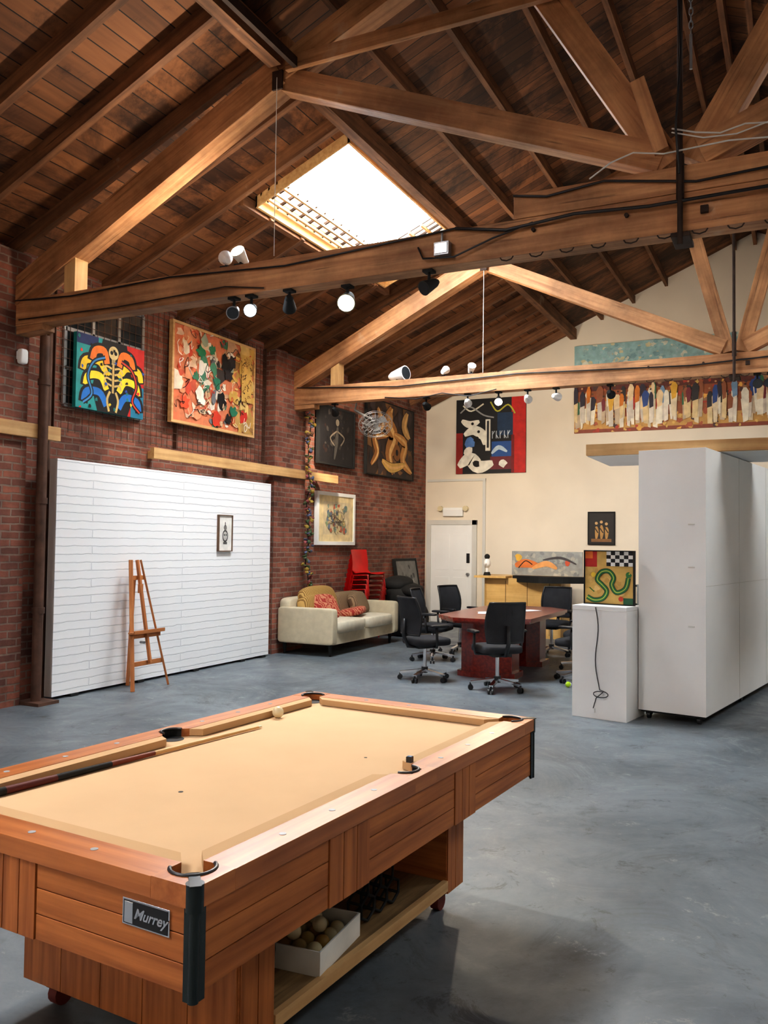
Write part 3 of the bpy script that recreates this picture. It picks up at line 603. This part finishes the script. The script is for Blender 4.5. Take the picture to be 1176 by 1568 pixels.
b = MB('stacked_red_chairs'); b.T = Matrix.Translation((-6.84, 13.12, 0)) @ Matrix.Rotation(R(-100), 4, 'Z')
for i in range(9):
    z = .45+i*.082; yo = i*.018
    prof = [(.2, z+.0), (.1, z+.01), (-.12, z-.01), (-.18, z+.04), (-.21, z+.2), (-.25, z+.42)]
    n = 7; vs = []
    for (py, pz) in prof:
        for j in range(n):
            t = -1+2*j/(n-1); vs.append((t*.22, py+yo+.03*t*t*(1 if pz > z+.1 else 0), pz+(.025*t*t if pz < z+.1 else 0)))
    m_ = len(vs); vs += [(v[0], v[1]-.008, v[2]-.01) for v in vs]
    fs = [(i2*n+j, i2*n+j+1, (i2+1)*n+j+1, (i2+1)*n+j) for i2 in range(5) for j in range(n-1)]
    b.add(vs, fs+[tuple(m_+k for k in reversed(f)) for f in fs], M['redpl'], True)
    for sg in (-1, 1):
        b.tube([(sg*.24, .2+yo, z-.36), (sg*.23, .16+yo, z-.01), (sg*.23, -.15+yo, z-.02), (sg*.24, -.2+yo, z-.36)], .011, M['redpl'], 6)
for sg in (-1, 1):
    for yy in (.2, -.2): b.cyl((sg*.24, yy, 0), (sg*.24, yy, .12), .011, M['redpl'])
b.done()
b = MB('black_beanbag')
for (dx, dy, z, sx, sy, sz) in ((0, 0, .32, .85, .8, .64), (-.03, .05, .7, .7, .7, .5), (-.12, -.02, .93, .5, .55, .24), (.18, -.1, .82, .4, .4, .2)): b.sell((-6.35+dx, 13.85+dy, z), (sx, sy, sz), M['blackmat'], .8, (R(8), R(5), dy*5))
b.done()
c = Canvas('leaning_framed_poster', (-6.9, 14.95, .05), (0, 1, 0), (.985, 0, .17), .95, 1.26, PC(120, 118, 114), M['blackmat'], .04)
for i in range(50): c.blob(random.uniform(.1, .9), random.uniform(.1, .9), .05, random.choice([(170, 166, 160), (70, 68, 68), (100, 96, 92), (130, 126, 122)]), j=.9)
c.done()
b = MB('flower_garland'); pts = [(-6.85+.02*math.sin(k), 11.3+.03*math.sin(k*1.7), 3.6-k*.13) for k in range(21)]
b.tube(pts, .008, M['blackmat'])
for p in pts:
    for _ in range(7):
        b.sell((p[0]+random.uniform(-.02, .05), p[1]+random.uniform(-.08, .08), p[2]+random.uniform(-.06, .06)), (.03, .08, .06), PC(*random.choice([(64, 84, 54), (140, 74, 74), (170, 144, 66), (84, 90, 116), (90, 100, 66), (110, 78, 60)])), 1, (random.random()*3, random.random()*3, random.random()*3), 6, 4)
b.tube([(-6.945, 11.3, 3.62), (-6.85, 11.3, 3.6)], .008, M['blackmat']); b.done()
b = MB('wall_fan'); C0 = Vector((-6.35, 12.6, 3.62)); d = Vector((.35, -.55, -.75)).normalized(); a = d.orthogonal().normalized(); e2 = d.cross(a)
for off in (-.06, .06):
    for r in (.08, .15, .22, .28): b.tube([C0+d*off*(1 if r < .26 else .3)+(a*math.cos(t)+e2*math.sin(t))*r for t in [2*math.pi*i/24 for i in range(24)]], .004, M['steel'], 5, True)
    for i in range(16): t = 2*math.pi*i/16; q_ = a*math.cos(t)+e2*math.sin(t); b.tube([C0+d*off+q_*.04, C0+d*off+q_*.22, C0+q_*.28], .003, M['steel'], 4)
for i in range(3):
    t = 2*math.pi*i/3; q_ = a*math.cos(t)+e2*math.sin(t); q2 = -a*math.sin(t)+e2*math.cos(t)
    b.add([C0+q_*.03, C0+q_*.2-q2*.08+d*.02, C0+q_*.22+q2*.06-d*.02, C0+q_*.08+q2*.08], [(0, 1, 2, 3)], M['steel'])
b.cyl(C0-d*.12, C0+d*.03, .05, M['steel']); b.tube([C0-d*.1, (-6.8, 12.7, 3.9), (-6.8, 12.8, 4.1), (-7.148, 12.8, 4.1)], .02, M['steel']); b.done()

# ------------------------------------------------------------------ conference table, office chairs, desk
b = MB('conference_table'); w, l, ch = .6, 1.2, .32
oct_ = [(-w+ch, -l), (w-ch, -l), (w, -l+ch), (w, l-ch), (w-ch, l), (-w+ch, l), (-w, l-ch), (-w, -l+ch)]
b.prism(oct_, .715, .755, M['cherry']); b.prism([(x*.96, y*.98) for x, y in oct_], .69, .715, M['cherry'])
for yy in (-.62, .62):
    b.prism([(x*.55, yy+y*.18) for x, y in oct_], .06, .69, M['cherry']); b.prism([(x*.62, yy+y*.21) for x, y in oct_], 0, .07, M['cherry'])
b.bx(-.03, .03, -.6, .6, .2, .69, M['cherry'])
b.done(loc=(-3.5, 10.85, 0), bevel=.008)
b = MB('paper_sheets'); b.box((-3.65, 10.5, .7575), (.21, .3, .003), M['white'], (0, 0, .3)); b.box((-3.3, 11.2, .7575), (.21, .3, .003), M['white'], (0, 0, -.5)); b.box((-3.62, 10.53, .7605), (.21, .3, .003), M['white'], (0, 0, .8)); b.done()
def office_chair(x, y, rz):
    b = MB('office_chair'); K = M['black']
    for i in range(5):
        t = 2*math.pi*i/5+.3; q_ = Vector((math.cos(t), math.sin(t), 0))
        b.beam(q_*.03+Vector((0, 0, .12)), q_*.3+Vector((0, 0, .085)), .045, .028, M['chrome'])
        p = q_*.3; s_ = Vector((-q_.y, q_.x, 0))
        for k in (-1, 1): b.cyl(p+s_*(.012*k)+Vector((0, 0, .03)), p+s_*(.03*k)+Vector((0, 0, .03)), .03, K, n=12)
        b.cyl(p+Vector((0, 0, .04)), p+Vector((0, 0, .085)), .012, K, n=8)
    b.cyl((0, 0, .09), (0, 0, .16), .04, K); b.cyl((0, 0, .15), (0, 0, .4), .022, M['chrome']); b.box((0, -.02, .41), (.22, .26, .04), K)
    b.sell((0, .02, .47), (.5, .48, .1), M['mesh'], .4, n=28)
    n = 9; rows = 8; vs = []
    for i in range(rows+1):
        z = .56+.44*i/rows; wd = .21+.02*math.sin(math.pi*i/rows)
        for j in range(n):
            t = -1+2*j/(n-1); vs.append((t*wd, -.26-.06*(i/rows)+.04*math.sin(math.pi*i/rows)+.05*t*t, z))
    fs = [(i*n+j, i*n+j+1, (i+1)*n+j+1, (i+1)*n+j) for i in range(rows) for j in range(n-1)]
    b.add(vs, fs, M['mesh'], True); b.add([(v[0], v[1]-.008, v[2]) for v in vs], [tuple(reversed(f)) for f in fs], M['mesh'], True)
    per = [vs[j] for j in range(n)]+[vs[i*n+n-1] for i in range(1, rows+1)]+[vs[rows*n+j] for j in range(n-2, -1, -1)]+[vs[i*n] for i in range(rows-1, 0, -1)]
    b.tube(per, .014, K, 6, True)
    b.tube([(0, -.05, .4), (0, -.24, .42), (0, -.3, .55), (0, -.29, .75)], .024, K)
    for sg in (-1, 1):
        b.tube([(sg*.1, 0, .41), (sg*.27, 0, .42), (sg*.29, -.01, .5), (sg*.29, -.02, .65)], .016, K)
        b.sell((sg*.29, .02, .67), (.08, .26, .035), K, .5)
    return b.done(loc=(x, y, 0), rotz=rz)
for (x, y, rz) in ((-4.08, 9.5, R(-35)), (-3.08, 9.25, R(42)), (-2.55, 11.25, R(95)), (-2.4, 10.35, R(80)), (-4.62, 12.1, R(-110)), (-4.65, 11.1, R(-85)), (-3.35, 12.6, R(175))): office_chair(x, y, rz)
b = MB('reception_desk')
b.bx(-5.15, -3.75, 14.7, 15.0, 0, 1.04, M['maple']); b.bx(-5.15, -5.1, 14.7, 15.4, 0, 1.04, M['maple']); b.bx(-3.8, -3.75, 14.7, 15.4, 0, 1.04, M['maple'])
b.bx(-5.3, -4.7, 14.55, 15.45, 1.04, 1.08, M['maple']); b.bx(-4.7, -3.5, 14.9, 15.45, 1.04, 1.08, M['maple'])
arc_ = [(-4.65+1.3*i/16, 14.78-.32*math.sin(math.pi*i/16)) for i in range(17)]+[(-3.35-1.3*i/16, 14.98-.1*math.sin(math.pi*i/16)) for i in range(17)]
b.prism(arc_, .98, 1.09, M['blackmat'])
for x in (-4.75, -4.35, -3.95): b.bx(x-.004, x+.004, 14.694, 14.7, .05, 1.0, M['groove'])
b.done(bevel=.004)
b = MB('bust_sculpture'); b.cyl((-5.12, 14.75, 1.08), (-5.12, 14.75, 1.14), .07, M['blackmat'], .05); b.cyl((-5.12, 14.75, 1.14), (-5.12, 14.75, 1.24), .03, M['white'])
b.sell((-5.12, 14.75, 1.3), (.13, .15, .18), M['white']); b.sell((-5.12, 14.75, 1.42), (.1, .1, .1), M['blackmat']); b.sell((-5.12, 14.66, 1.29), (.03, .04, .04), M['white']); b.done()
b = MB('tennis_ball'); b.sell((0, 0, .033), (.066, .066, .066), M['tennis']); b.tube([(.033*math.cos(t), .033*math.sin(t)*.8, .033+.033*.6*math.sin(2*t)) for t in [2*math.pi*i/20 for i in range(20)]], .0025, M['white'], 5, True); b.done(loc=(-2.42, 9.85, 0))

# ------------------------------------------------------------------ pedestal & rolling box
b = MB('white_pedestal'); b.bx(-.27, .27, -.25, .25, .0, 1.07, M['white']); b.bx(-.272, .272, -.252, .252, 1.03, 1.034, M['whitetrim'])
ped = b.done(loc=(-1.68, 8.45, 0), rotz=R(-10), bevel=.004)
b = MB('power_cord')
pts = []
for i in range(15):
    t = i/14; pts.append((-.03+.02*math.sin(t*7)+.03*t, -.262, 1.06-.78*t))
for i in range(1, 16): t = 2*math.pi*i/14; pts.append((.03+.07*math.sin(t), -.262-.002*i, .24+.03*math.cos(t)))
pts += [(-.02, -.262, .2), (-.05, -.262, .1)]
b.tube(pts, .0045, M['black'], 6); b.box((-.05, -.262, .08), (.03, .022, .04), M['white']); b.done(loc=(-1.68, 8.45, 0), rotz=R(-10))
rt = Matrix.Rotation(R(-10), 3, 'Z'); uo = rt @ Vector((1, 0, 0)); no_ = rt @ Vector((0, -1, 0))
c = Canvas('snake_painting', Vector((-1.68, 8.45, 1.081))+uo*(-.24)-no_*.02, uo, no_, .49, .51, PC(206, 170, 96), M['blackmat'], .01, .03)
c.rect(.0, .25, .7, 1, (186, 44, 36)); c.rect(0, .16, .86, 1, (226, 120, 50))
for i in range(20): c.blob(random.uniform(.1, .9), random.uniform(.1, .65), .05, random.choice([(214, 178, 106), (196, 156, 84), (220, 186, 120), (206, 166, 90)]), j=.9)
for i in range(6):
    for j in range(4): c.rect(.45+i*.09, .45+(i+1)*.09, .72+j*.07, .72+(j+1)*.07, (236, 234, 228) if (i+j) % 2 else BK)
g_ = (44, 112, 56); pts = [(.05, .12), (.2, .06), (.38, .1), (.46, .24), (.36, .36), (.26, .46), (.34, .6), (.5, .62), (.6, .5), (.56, .36), (.66, .22), (.84, .3), (.9, .5)]
c.curve(pts, .1, (24, 60, 34)); c.curve(pts, .07, g_); c.curve(pts, .014, (196, 206, 90)); c.blob(.9, .56, .06, g_); c.disk(.92, .58, .012, (240, 230, 90)); c.stroke([(.1, .3), (.2, .22)], .02, g_); c.disk(.18, .55, .05, (226, 190, 60)); c.disk(.75, .1, .05, (180, 60, 40)); c.rect(.8, 1, 0, .12, (40, 90, 60)); c.done()
b = MB('small_dark_box'); b.box((-1.45, 8.59, 1.17), (.06, .1, .2), M['glassd'], (0, 0, R(-10))); b.box((-1.45, 8.535, 1.17), (.05, .01, .16), M['whitetrim'], (0, 0, R(-10))); b.done()
b = MB('rolling_display_wall'); hw = .315
b.bx(-hw, hw, -1.6, 1.6, .085, 2.57, M['white'])
b.bx(-hw+.02, hw-.02, -1.58, 1.58, .065, .085, M['blackmat'])
b.bx(hw, hw+.003, -1.6, 1.6, 1.28, 1.284, M['whitetrim'])
for y in (-.38, .85): b.bx(hw, hw+.003, y, y+.004, .1, 2.57, M['whitetrim'])
for z in (.9, 1.45, 1.85): b.bx(hw-.16, hw-.1, -1.604, -1.6, z, z+.012, M['whitetrim'])
for x in (-hw+.08, hw-.08):
    for y in (-1.52, 0, 1.52):
        b.cyl((x-.015, y, .037), (x+.015, y, .037), .037, M['black']); b.box((x, y, .055), (.05, .06, .03), M['blackmat'])
b.done(loc=(-.81, 9.97, 0), rotz=R(-10), bevel=.004)
b = MB('overhead_shelf_frame'); 
b.bx(-2.0, 1.2, 8.86, 8.92, 2.585, 2.70, M['beamlt']); b.bx(-2.0, 1.2, 8.92, 10.1, 2.58, 2.61, M['white']); b.bx(-2.0, -1.95, 8.92, 10.1, 2.61, 2.7, M['beamlt'])
b.bx(-.15, -.1, 8.80, 8.86, 2.59, 2.85, M['beamlt']); b.done()

# ------------------------------------------------------------------ POOL TABLE
T = MB('pool_table'); W, L = .6785, 1.2065
T.bx(-W+.05, W-.05, -L+.05, L-.05, .72, .765, M['tan'])
zr0, zr1 = .745, .80; PY = .03
for sx in (-1, 1):
    for sy in (-1, 1):
        T.bx(sx*(W-.11), sx*W, PY+sy*.085, sy*(L-.15), zr0, zr1, M['rail'])
        cx, cy = W-.098, L-.098
        pts = [(W-.15, L)]
        for k in range(6):
            t = R(90-18*k); pts.append((W-.022+.022*math.cos(t), L-.022+.022*math.sin(t)))
        pts += [(W, L-.15), (W-.075, L-.15)]
        for k in range(15):
            t = R(-55+k*14.3); pts.append((cx+.058*math.cos(t), cy+.058*math.sin(t)))
        pts += [(W-.15, L-.075)]
        pp = [(sx*x, sy*y) for x, y in pts]
        if sx*sy < 0: pp = pp[::-1]
        T.prism(pp, zr0, zr1+.001, M['rail'])
        T.box((sx*(W-.03), sy*(L-.03), zr1+.001), (.075, .03, .004), M['trimblk'], (0, 0, math.atan2(sy, sx)))
        T.cyl((sx*(W-.021), sy*(L-.021), .735), (sx*(W-.021), sy*(L-.021), .8025), .0235, M['trimblk'], n=20)
        ar = [(sx*(cx+.06*math.cos(R(-62+k*14.9))), sy*(cy+.06*math.sin(R(-62+k*14.9))), zr1+.001) for k in range(15)]
        T.tube(ar, .006, M['leather'])
        vs = [(p[0], p[1], .766) for p in ar]+[(p[0], p[1], zr1) for p in ar]; n = len(ar)
        T.add(vs, [(k, k+1, n+k+1, n+k) for k in range(n-1)], M['blackmat'])
        T.cyl((sx*cx, sy*cy, .7655), (sx*cx, sy*cy, .7665), .057, M['blackmat'], n=24)
        q_ = [(W-.11, .085+sy*PY), (W-.11, L-.15), (W-.165, L-.205), (W-.165, .115+sy*PY)]
        q_ = [(sx*x, sy*y) for x, y in q_]; q_ = q_ if sx*sy > 0 else q_[::-1]
        T.prism(q_, .768, .798, M['tan2'])
    T.bx(sx*(W-.04), sx*W, PY-.086, PY+.086, zr0, zr1, M['rail'])
    for s2 in (-1, 1):
        q_ = [(W-.04, PY+s2*.086), (W-.11, PY+s2*.086), (W-.085, PY+s2*.058), (W-.04, PY+s2*.04)]
        q_ = [(sx*x, y) for x, y in q_]; T.prism(q_, zr0, zr1, M['rail'])
    ar = [(sx*(W-.09+.05*math.cos(R(t))), PY+.055*math.sin(R(t)), zr1+.001) for t in range(-90, 91, 15)]
    T.tube(ar, .006, M['leather']); n = len(ar)
    T.add([(p[0], p[1], .766) for p in ar]+[(p[0], p[1], zr1) for p in ar], [(k, k+1, n+k+1, n+k) for k in range(n-1)], M['blackmat'])
    T.cyl((sx*(W-.09), PY, .7655), (sx*(W-.09), PY, .7665), .05, M['blackmat'], n=24)
for sy in (-1, 1):
    T.bx(-(W-.15), W-.15, sy*(L-.11), sy*L, zr0, zr1, M['rail'])
    q_ = [(-(W-.15), L-.11), (W-.15, L-.11), (W-.205, L-.165), (-(W-.205), L-.165)]
    q_ = [(x, sy*y) for x, y in q_]; T.prism(q_, .768, .798, M['tan2'])
    for x in (-.26, 0, .26): T.cyl((x, sy*(L-.055), zr1), (x, sy*(L-.055), zr1+.0012), .011, M['pearl'], n=16)
for sx in (-1, 1):
    for y in (-.78, -.52, -.26, .26, .52, .78): T.cyl((sx*(W-.055), y, zr1), (sx*(W-.055), y, zr1+.0012), .011, M['pearl'], n=16)
za, zb = .53, .745
A = W-.012; B = L-.012
T.bx(-A+.02, A-.02, -B+.02, B-.02, za+.01, .74, M['groove'])
def hplanks_side(sx, y0, y1):
    n = 3; h = (zb-za)/n
    for k in range(n): T.bx(sx*(A-.022), sx*A, y0+.002, y1-.002, za+k*h+.0015, za+(k+1)*h-.0015, M['apron'])
def vplanks_side(sx, y0, y1):
    n = 3; w_ = (y1-y0)/n
    for k in range(n): T.bx(sx*(A-.022), sx*(A+.004), y0+k*w_+.0015, y0+(k+1)*w_-.0015, za, zb, M['apron'])
def hplanks_end(sy, x0, x1):
    n = 3; h = (zb-za)/n
    for k in range(n): T.bx(x0+.002, x1-.002, sy*(B-.022), sy*B, za+k*h+.0015, za+(k+1)*h-.0015, M['apron'])
def vplanks_end(sy, x0, x1):
    n = 4; w_ = (x1-x0)/n
    for k in range(n): T.bx(x0+k*w_+.0015, x0+(k+1)*w_-.0015, sy*(B-.022), sy*(B+.004), za, zb, M['apron'])
for sx in (-1, 1):
    hplanks_side(sx, -B+.03, -.6); vplanks_side(sx, -.6, -.36); hplanks_side(sx, -.36, .3); vplanks_side(sx, .3, .5); hplanks_side(sx, .5, B-.03)
for sy in (-1, 1):
    hplanks_end(sy, .08, A-.03); vplanks_end(sy, -.2, .08); hplanks_end(sy, -A+.03, -.2)
    for sx in (-1, 1):
        T.bx(sx*(A-.03), sx*(A+.004), sy*(B-.004), sy*(B+.006), za-.015, zb, M['trimblk']); T.bx(sx*(A-.004), sx*(A+.006), sy*(B-.035), sy*(B+.006), za-.015, zb, M['trimblk'])
        T.cyl((sx*(A-.004), sy*(B-.004), za-.015), (sx*(A-.004), sy*(B-.004), zr1-.012), .014, M['trimblk'])
for sy in (-1, 1):
    T.bx(-.48, .48, sy*.62, sy*.79, .11, za+.01, M['apron'])
    for k in range(5): T.bx(-.478+k*.1912, -.478+(k+1)*.1912-.003, sy*.79, sy*.797, .11, za, M['apron'])
    for sx in (-1, 1): T.bx(sx*.48, sx*.486, sy*.625, sy*.703, .11, za, M['apron']); T.bx(sx*.48, sx*.486, sy*.707, sy*.785, .11, za, M['apron'])
    for sx in (-1, 1):
        T.cyl((sx*.4-.02, sy*.7, .04), (sx*.4+.02, sy*.7, .04), .04, PC(110, 40, 30)); T.box((sx*.4, sy*.7, .09), (.06, .08, .05), M['iron'])
T.bx(-.44, .44, -.62, .62, za-.06, za+.01, M['groove'])
T.bx(-.48, .465, -.62, .62, .145, .165, M['ply']); T.bx(.465, .49, -.62, .62, .125, .17, M['beamlt']); T.bx(-.49, -.48, -.62, .62, .125, .17, M['beamlt'])
NX, NZ = .505, .69
T.box((NX, -B-.002, NZ), (.165, .004, .068), M['chrome']); T.box((NX, -B-.0045, NZ), (.155, .002, .06), M['black'])
T.box((NX-.058, -B-.006, NZ), (.03, .002, .054), M['chrome'])
T.cyl((0, -.54, .765), (0, -.54, .7656), .009, M['blackmat'], n=12); T.cyl((.3, .22, .765), (.3, .22, .7655), .007, M['blackmat'], n=12)
TL = (-1.924, 2.943, 0); TR = R(-3.9)
tab = T.done(loc=TL, rotz=TR, bevel=.006, seg=3)
fc = bpy.data.curves.new('lettering', 'FONT'); fc.body = 'Murrey'; fc.size = .038; fc.extrude = .0008; fc.shear = .4; fc.align_x = 'CENTER'; fc.offset = .0008
fo = bpy.data.objects.new('nameplate_lettering', fc); S.collection.objects.link(fo); fc.materials.append(M['chrome'])
fo.parent = tab; fo.location = (NX+.018, -B-.0065, NZ-.011); fo.rotation_euler = (R(90), 0, 0)
TM = Matrix.Translation(TL) @ Matrix.Rotation(TR, 4, 'Z')
def tl(x, y, z): return TM @ Vector((x, y, z))
b = MB('cue_stick'); z = .779
P0, P1 = tl(-.485, -.93, z+.001), tl(-.40, .42, z-.005); D = P1-P0
b.cyl(P0, P0+D*.03, .0145, M['blackmat']); b.cyl(P0+D*.03, P0+D*.18, .0142, PC(90, 26, 20), .0125); b.cyl(P0+D*.18, P0+D*.36, .0125, M['blackmat'], .011)
b.cyl(P0+D*.36, P0+D*.52, .011, PC(120, 50, 24), .0095); b.cyl(P0+D*.52, P0+D*.985, .0095, PC(214, 170, 112), .0062); b.cyl(P0+D*.985, P1, .0062, M['ivory'])
b.done()
b = MB('cue_ball'); b.sell((0, 0, .0285), (.057, .057, .057), M['ivory'], n=32, m=20); b.done(loc=tl(-.478, .655, .7652))
b = MB('chalk_cube'); b.box((0, 0, .011), (.022, .022, .022), M['leather']); b.box((0, 0, .0225), (.018, .018, .002), PC(50, 90, 130)); b.done(loc=tl(W-.13, .14, .798))
b = MB('box_of_pool_balls'); b.T = TM @ Matrix.Translation((.33, -.2, .1655)) @ Matrix.Rotation(R(8), 4, 'Z')
b.bx(-.12, .12, -.17, .17, 0, .006, M['card'])
for s_ in (-1, 1): b.bx(s_*.115, s_*.121, -.17, .17, 0, .085, M['card']); b.bx(-.12, .12, s_*.165, s_*.171, 0, .085, M['card'])
for i in range(3):
    for j in range(5): b.sell((-.075+i*.062, -.13+j*.062, .035), (.057,)*3, PC(*random.choice([(214, 196, 150), (200, 180, 120), (190, 170, 120), (206, 186, 140), (170, 130, 60)])), n=16, m=10)
for p in ((-.04, -.06), (.02, .03), (-.03, .09)): b.sell((p[0], p[1], .082), (.057,)*3, M['ivory'], n=16, m=10)
b.done()
b = MB('ball_rack'); b.T = TM @ Matrix.Translation((.36, .2, .1655))
for (yy, zz) in ((-.1, .055), (0, .055), (.1, .055), (-.05, .13), (.05, .13)):
    hx = [(0, yy+.055*math.cos(t), zz+.05*math.sin(t)) for t in [math.pi/6+math.pi/3*i for i in range(6)]]
    for x in (-.03, .03): b.tube([(x, p[1], p[2]) for p in hx], .006, M['blackmat'], 5, True)
    for p in hx: b.tube([(-.03, p[1], p[2]), (.03, p[1], p[2])], .006, M['blackmat'], 5)
b.done()
b = MB('black_shoe_bag'); b.sell(tl(.2, -.49, .1655+.085), (.3, .2, .17), M['blackmat'], .6); b.sell(tl(.25, -.46, .1655+.15), (.15, .12, .1), PC(40, 90, 60), .8); b.done()

# ------------------------------------------------------------------ light fixtures
def spot_fixture(x, Y, zb, aim, lit=None, top=False, energy=0, col=(1, .87, .7), sz=1.0, ang=95, skin=None):
    b = MB('track_spotlight'); aim = Vector(aim); c0 = Vector((x, Y, zb+(.09 if top else -.12))); d = (aim-c0).normalized()
    k = skin or (M['white'] if top else M['blackmat'])
    b.cyl((x, Y, zb), (x, Y, c0.z), .012, M['blackmat']); b.box((x, Y, zb+(.01 if top else -.01)), (.08, .08, .02), M['blackmat'])
    b.cyl(c0-d*.07*sz, c0+d*.06*sz, .035*sz, k, .058*sz, n=18); b.cyl(c0-d*.1*sz, c0-d*.07*sz, .02*sz, k, .035*sz)
    b.cyl(c0+d*.06*sz, c0+d*.062*sz, .05*sz, lit if lit else M['glassd'], n=18)
    o = b.done()
    if energy:
        ld = bpy.data.lights.new('lamp', 'SPOT'); ld.energy = energy; ld.color = col; ld.spot_size = R(ang); ld.spot_blend = .7; ld.shadow_soft_size = .05
        lo = bpy.data.objects.new('lamp', ld); S.collection.objects.link(lo); lo.parent = o
        wl = c0+d*.12*sz; lo.location = wl-Vector(o.location); lo.rotation_euler = d.to_track_quat('-Z', 'Y').to_euler()
    return o
Y1, Y2 = 5.92, 11.08; zb = 3.74
spot_fixture(-4.36, Y1, zb, (-3, 3, 2), skin=M['steel']); spot_fixture(-4.18, Y1, zb, (-3.0, 3.2, 2.2), M['bulbw'], energy=170, col=(.95, .95, 1))
spot_fixture(-3.8, Y1, zb, (-5, 8, 2.5)); spot_fixture(-3.25, Y1, zb-.03, (-2.2, 3, 1.6), M['bulb'], energy=240, sz=1.3); spot_fixture(-2.54, Y1, zb, (-3.5, 4, 2.4))
spot_fixture(-4.45, Y1, 4.0, (-6.5, 8, 5.5), M['bulb'], top=True, sz=1.1, energy=80, ang=150); spot_fixture(-4.3, Y1, 4.0, (-4.0, 2, 6.3), M['bulb'], top=True, sz=1.1, energy=90, ang=150)
spot_fixture(-5.2, Y2, 4.0, (-3, 10.5, 4.3), top=True, sz=1.9); spot_fixture(-4.5, Y2, 4.0, (-4.5, 15, 6.0), M['bulb'], top=True, energy=60, ang=150); spot_fixture(-4.1, Y2, 4.0, (-2.2, 8, 6.5), M['bulb'], top=True, energy=100, ang=150)
for x, a in ((-4.15, (-5.5, 16.6, 3)), (-3.29, (-4, 16.6, 3)), (-2.9, (-2, 16.6, 4))): spot_fixture(x, Y2, zb, a, skin=M['white'])
spot_fixture(-.45, Y2, zb, (0, 8, 3)); spot_fixture(-.3, Y2, zb, (-1, 8, 3))
spot_fixture(-3.7, Y2, zb, (-2.8, 8.2, 1.8), M['bulb'], energy=120)
spot_fixture(-6.3, Y2+.05, zb, (-7.1, 13.5, 2.6), M['bulb'], energy=180)
spot_fixture(-2.2, Y2+.05, zb, (-2.2, 16.6, 3.2), M['bulb'], energy=260); spot_fixture(-4.8, Y2+.05, zb, (-5.2, 16.6, 2.6), M['bulb'], energy=260)
b = MB('junction_floodlight'); b.bx(-2.45, -2.33, 5.79, 5.85, 3.80, 3.90, M['steel']); b.bx(-2.44, -2.34, 5.785, 5.79, 3.81, 3.89, M['glassd']); b.tube([(-2.4, 5.83, 3.88), (-2.4, 5.83, 3.98)], .01, M['steel']); b.done(bevel=.006)
b = MB('hanging_wire'); b.cyl((-3.88, 5.8, 5.5), (-3.88, 5.8, 4.0), .003, M['whitetrim'], n=6); b.done()
b = MB('hanging_wire'); b.cyl((-3.9, 11.0, 5.45), (-3.9, 11.0, 4.0), .005, M['whitetrim'], n=6); b.done()

# ------------------------------------------------------------------ world & camera
wd = bpy.data.worlds.new('World'); S.world = wd; wd.use_nodes = True
wd.node_tree.nodes['Background'].inputs[0].default_value = (.6, .75, 1, 1); wd.node_tree.nodes['Background'].inputs[1].default_value = .6
cam = bpy.data.cameras.new('Camera'); co = bpy.data.objects.new('Camera', cam); S.collection.objects.link(co); S.camera = co
cam.sensor_fit = 'VERTICAL'; cam.sensor_height = 24; cam.lens = 24*1300/1568; cam.clip_start = .05
yaw = R(26.1); pitch = math.atan(47/1300); roll = R(.7)
fw = Vector((-math.sin(yaw)*math.cos(pitch), math.cos(yaw)*math.cos(pitch), math.sin(pitch)))
rg = Vector((math.cos(yaw), math.sin(yaw), 0)); up = rg.cross(fw)
r2 = rg*math.cos(roll)+up*math.sin(roll); u2 = up*math.cos(roll)-rg*math.sin(roll)
mm = Matrix((r2, u2, -fw)).transposed().to_4x4(); mm.translation = Vector((0, 0, 1.65)); co.matrix_world = mm
S.view_settings.view_transform = 'Standard'
try: S.view_settings.look = 'Medium High Contrast'
except Exception as e: print('look', e)
S.view_settings.exposure = .1
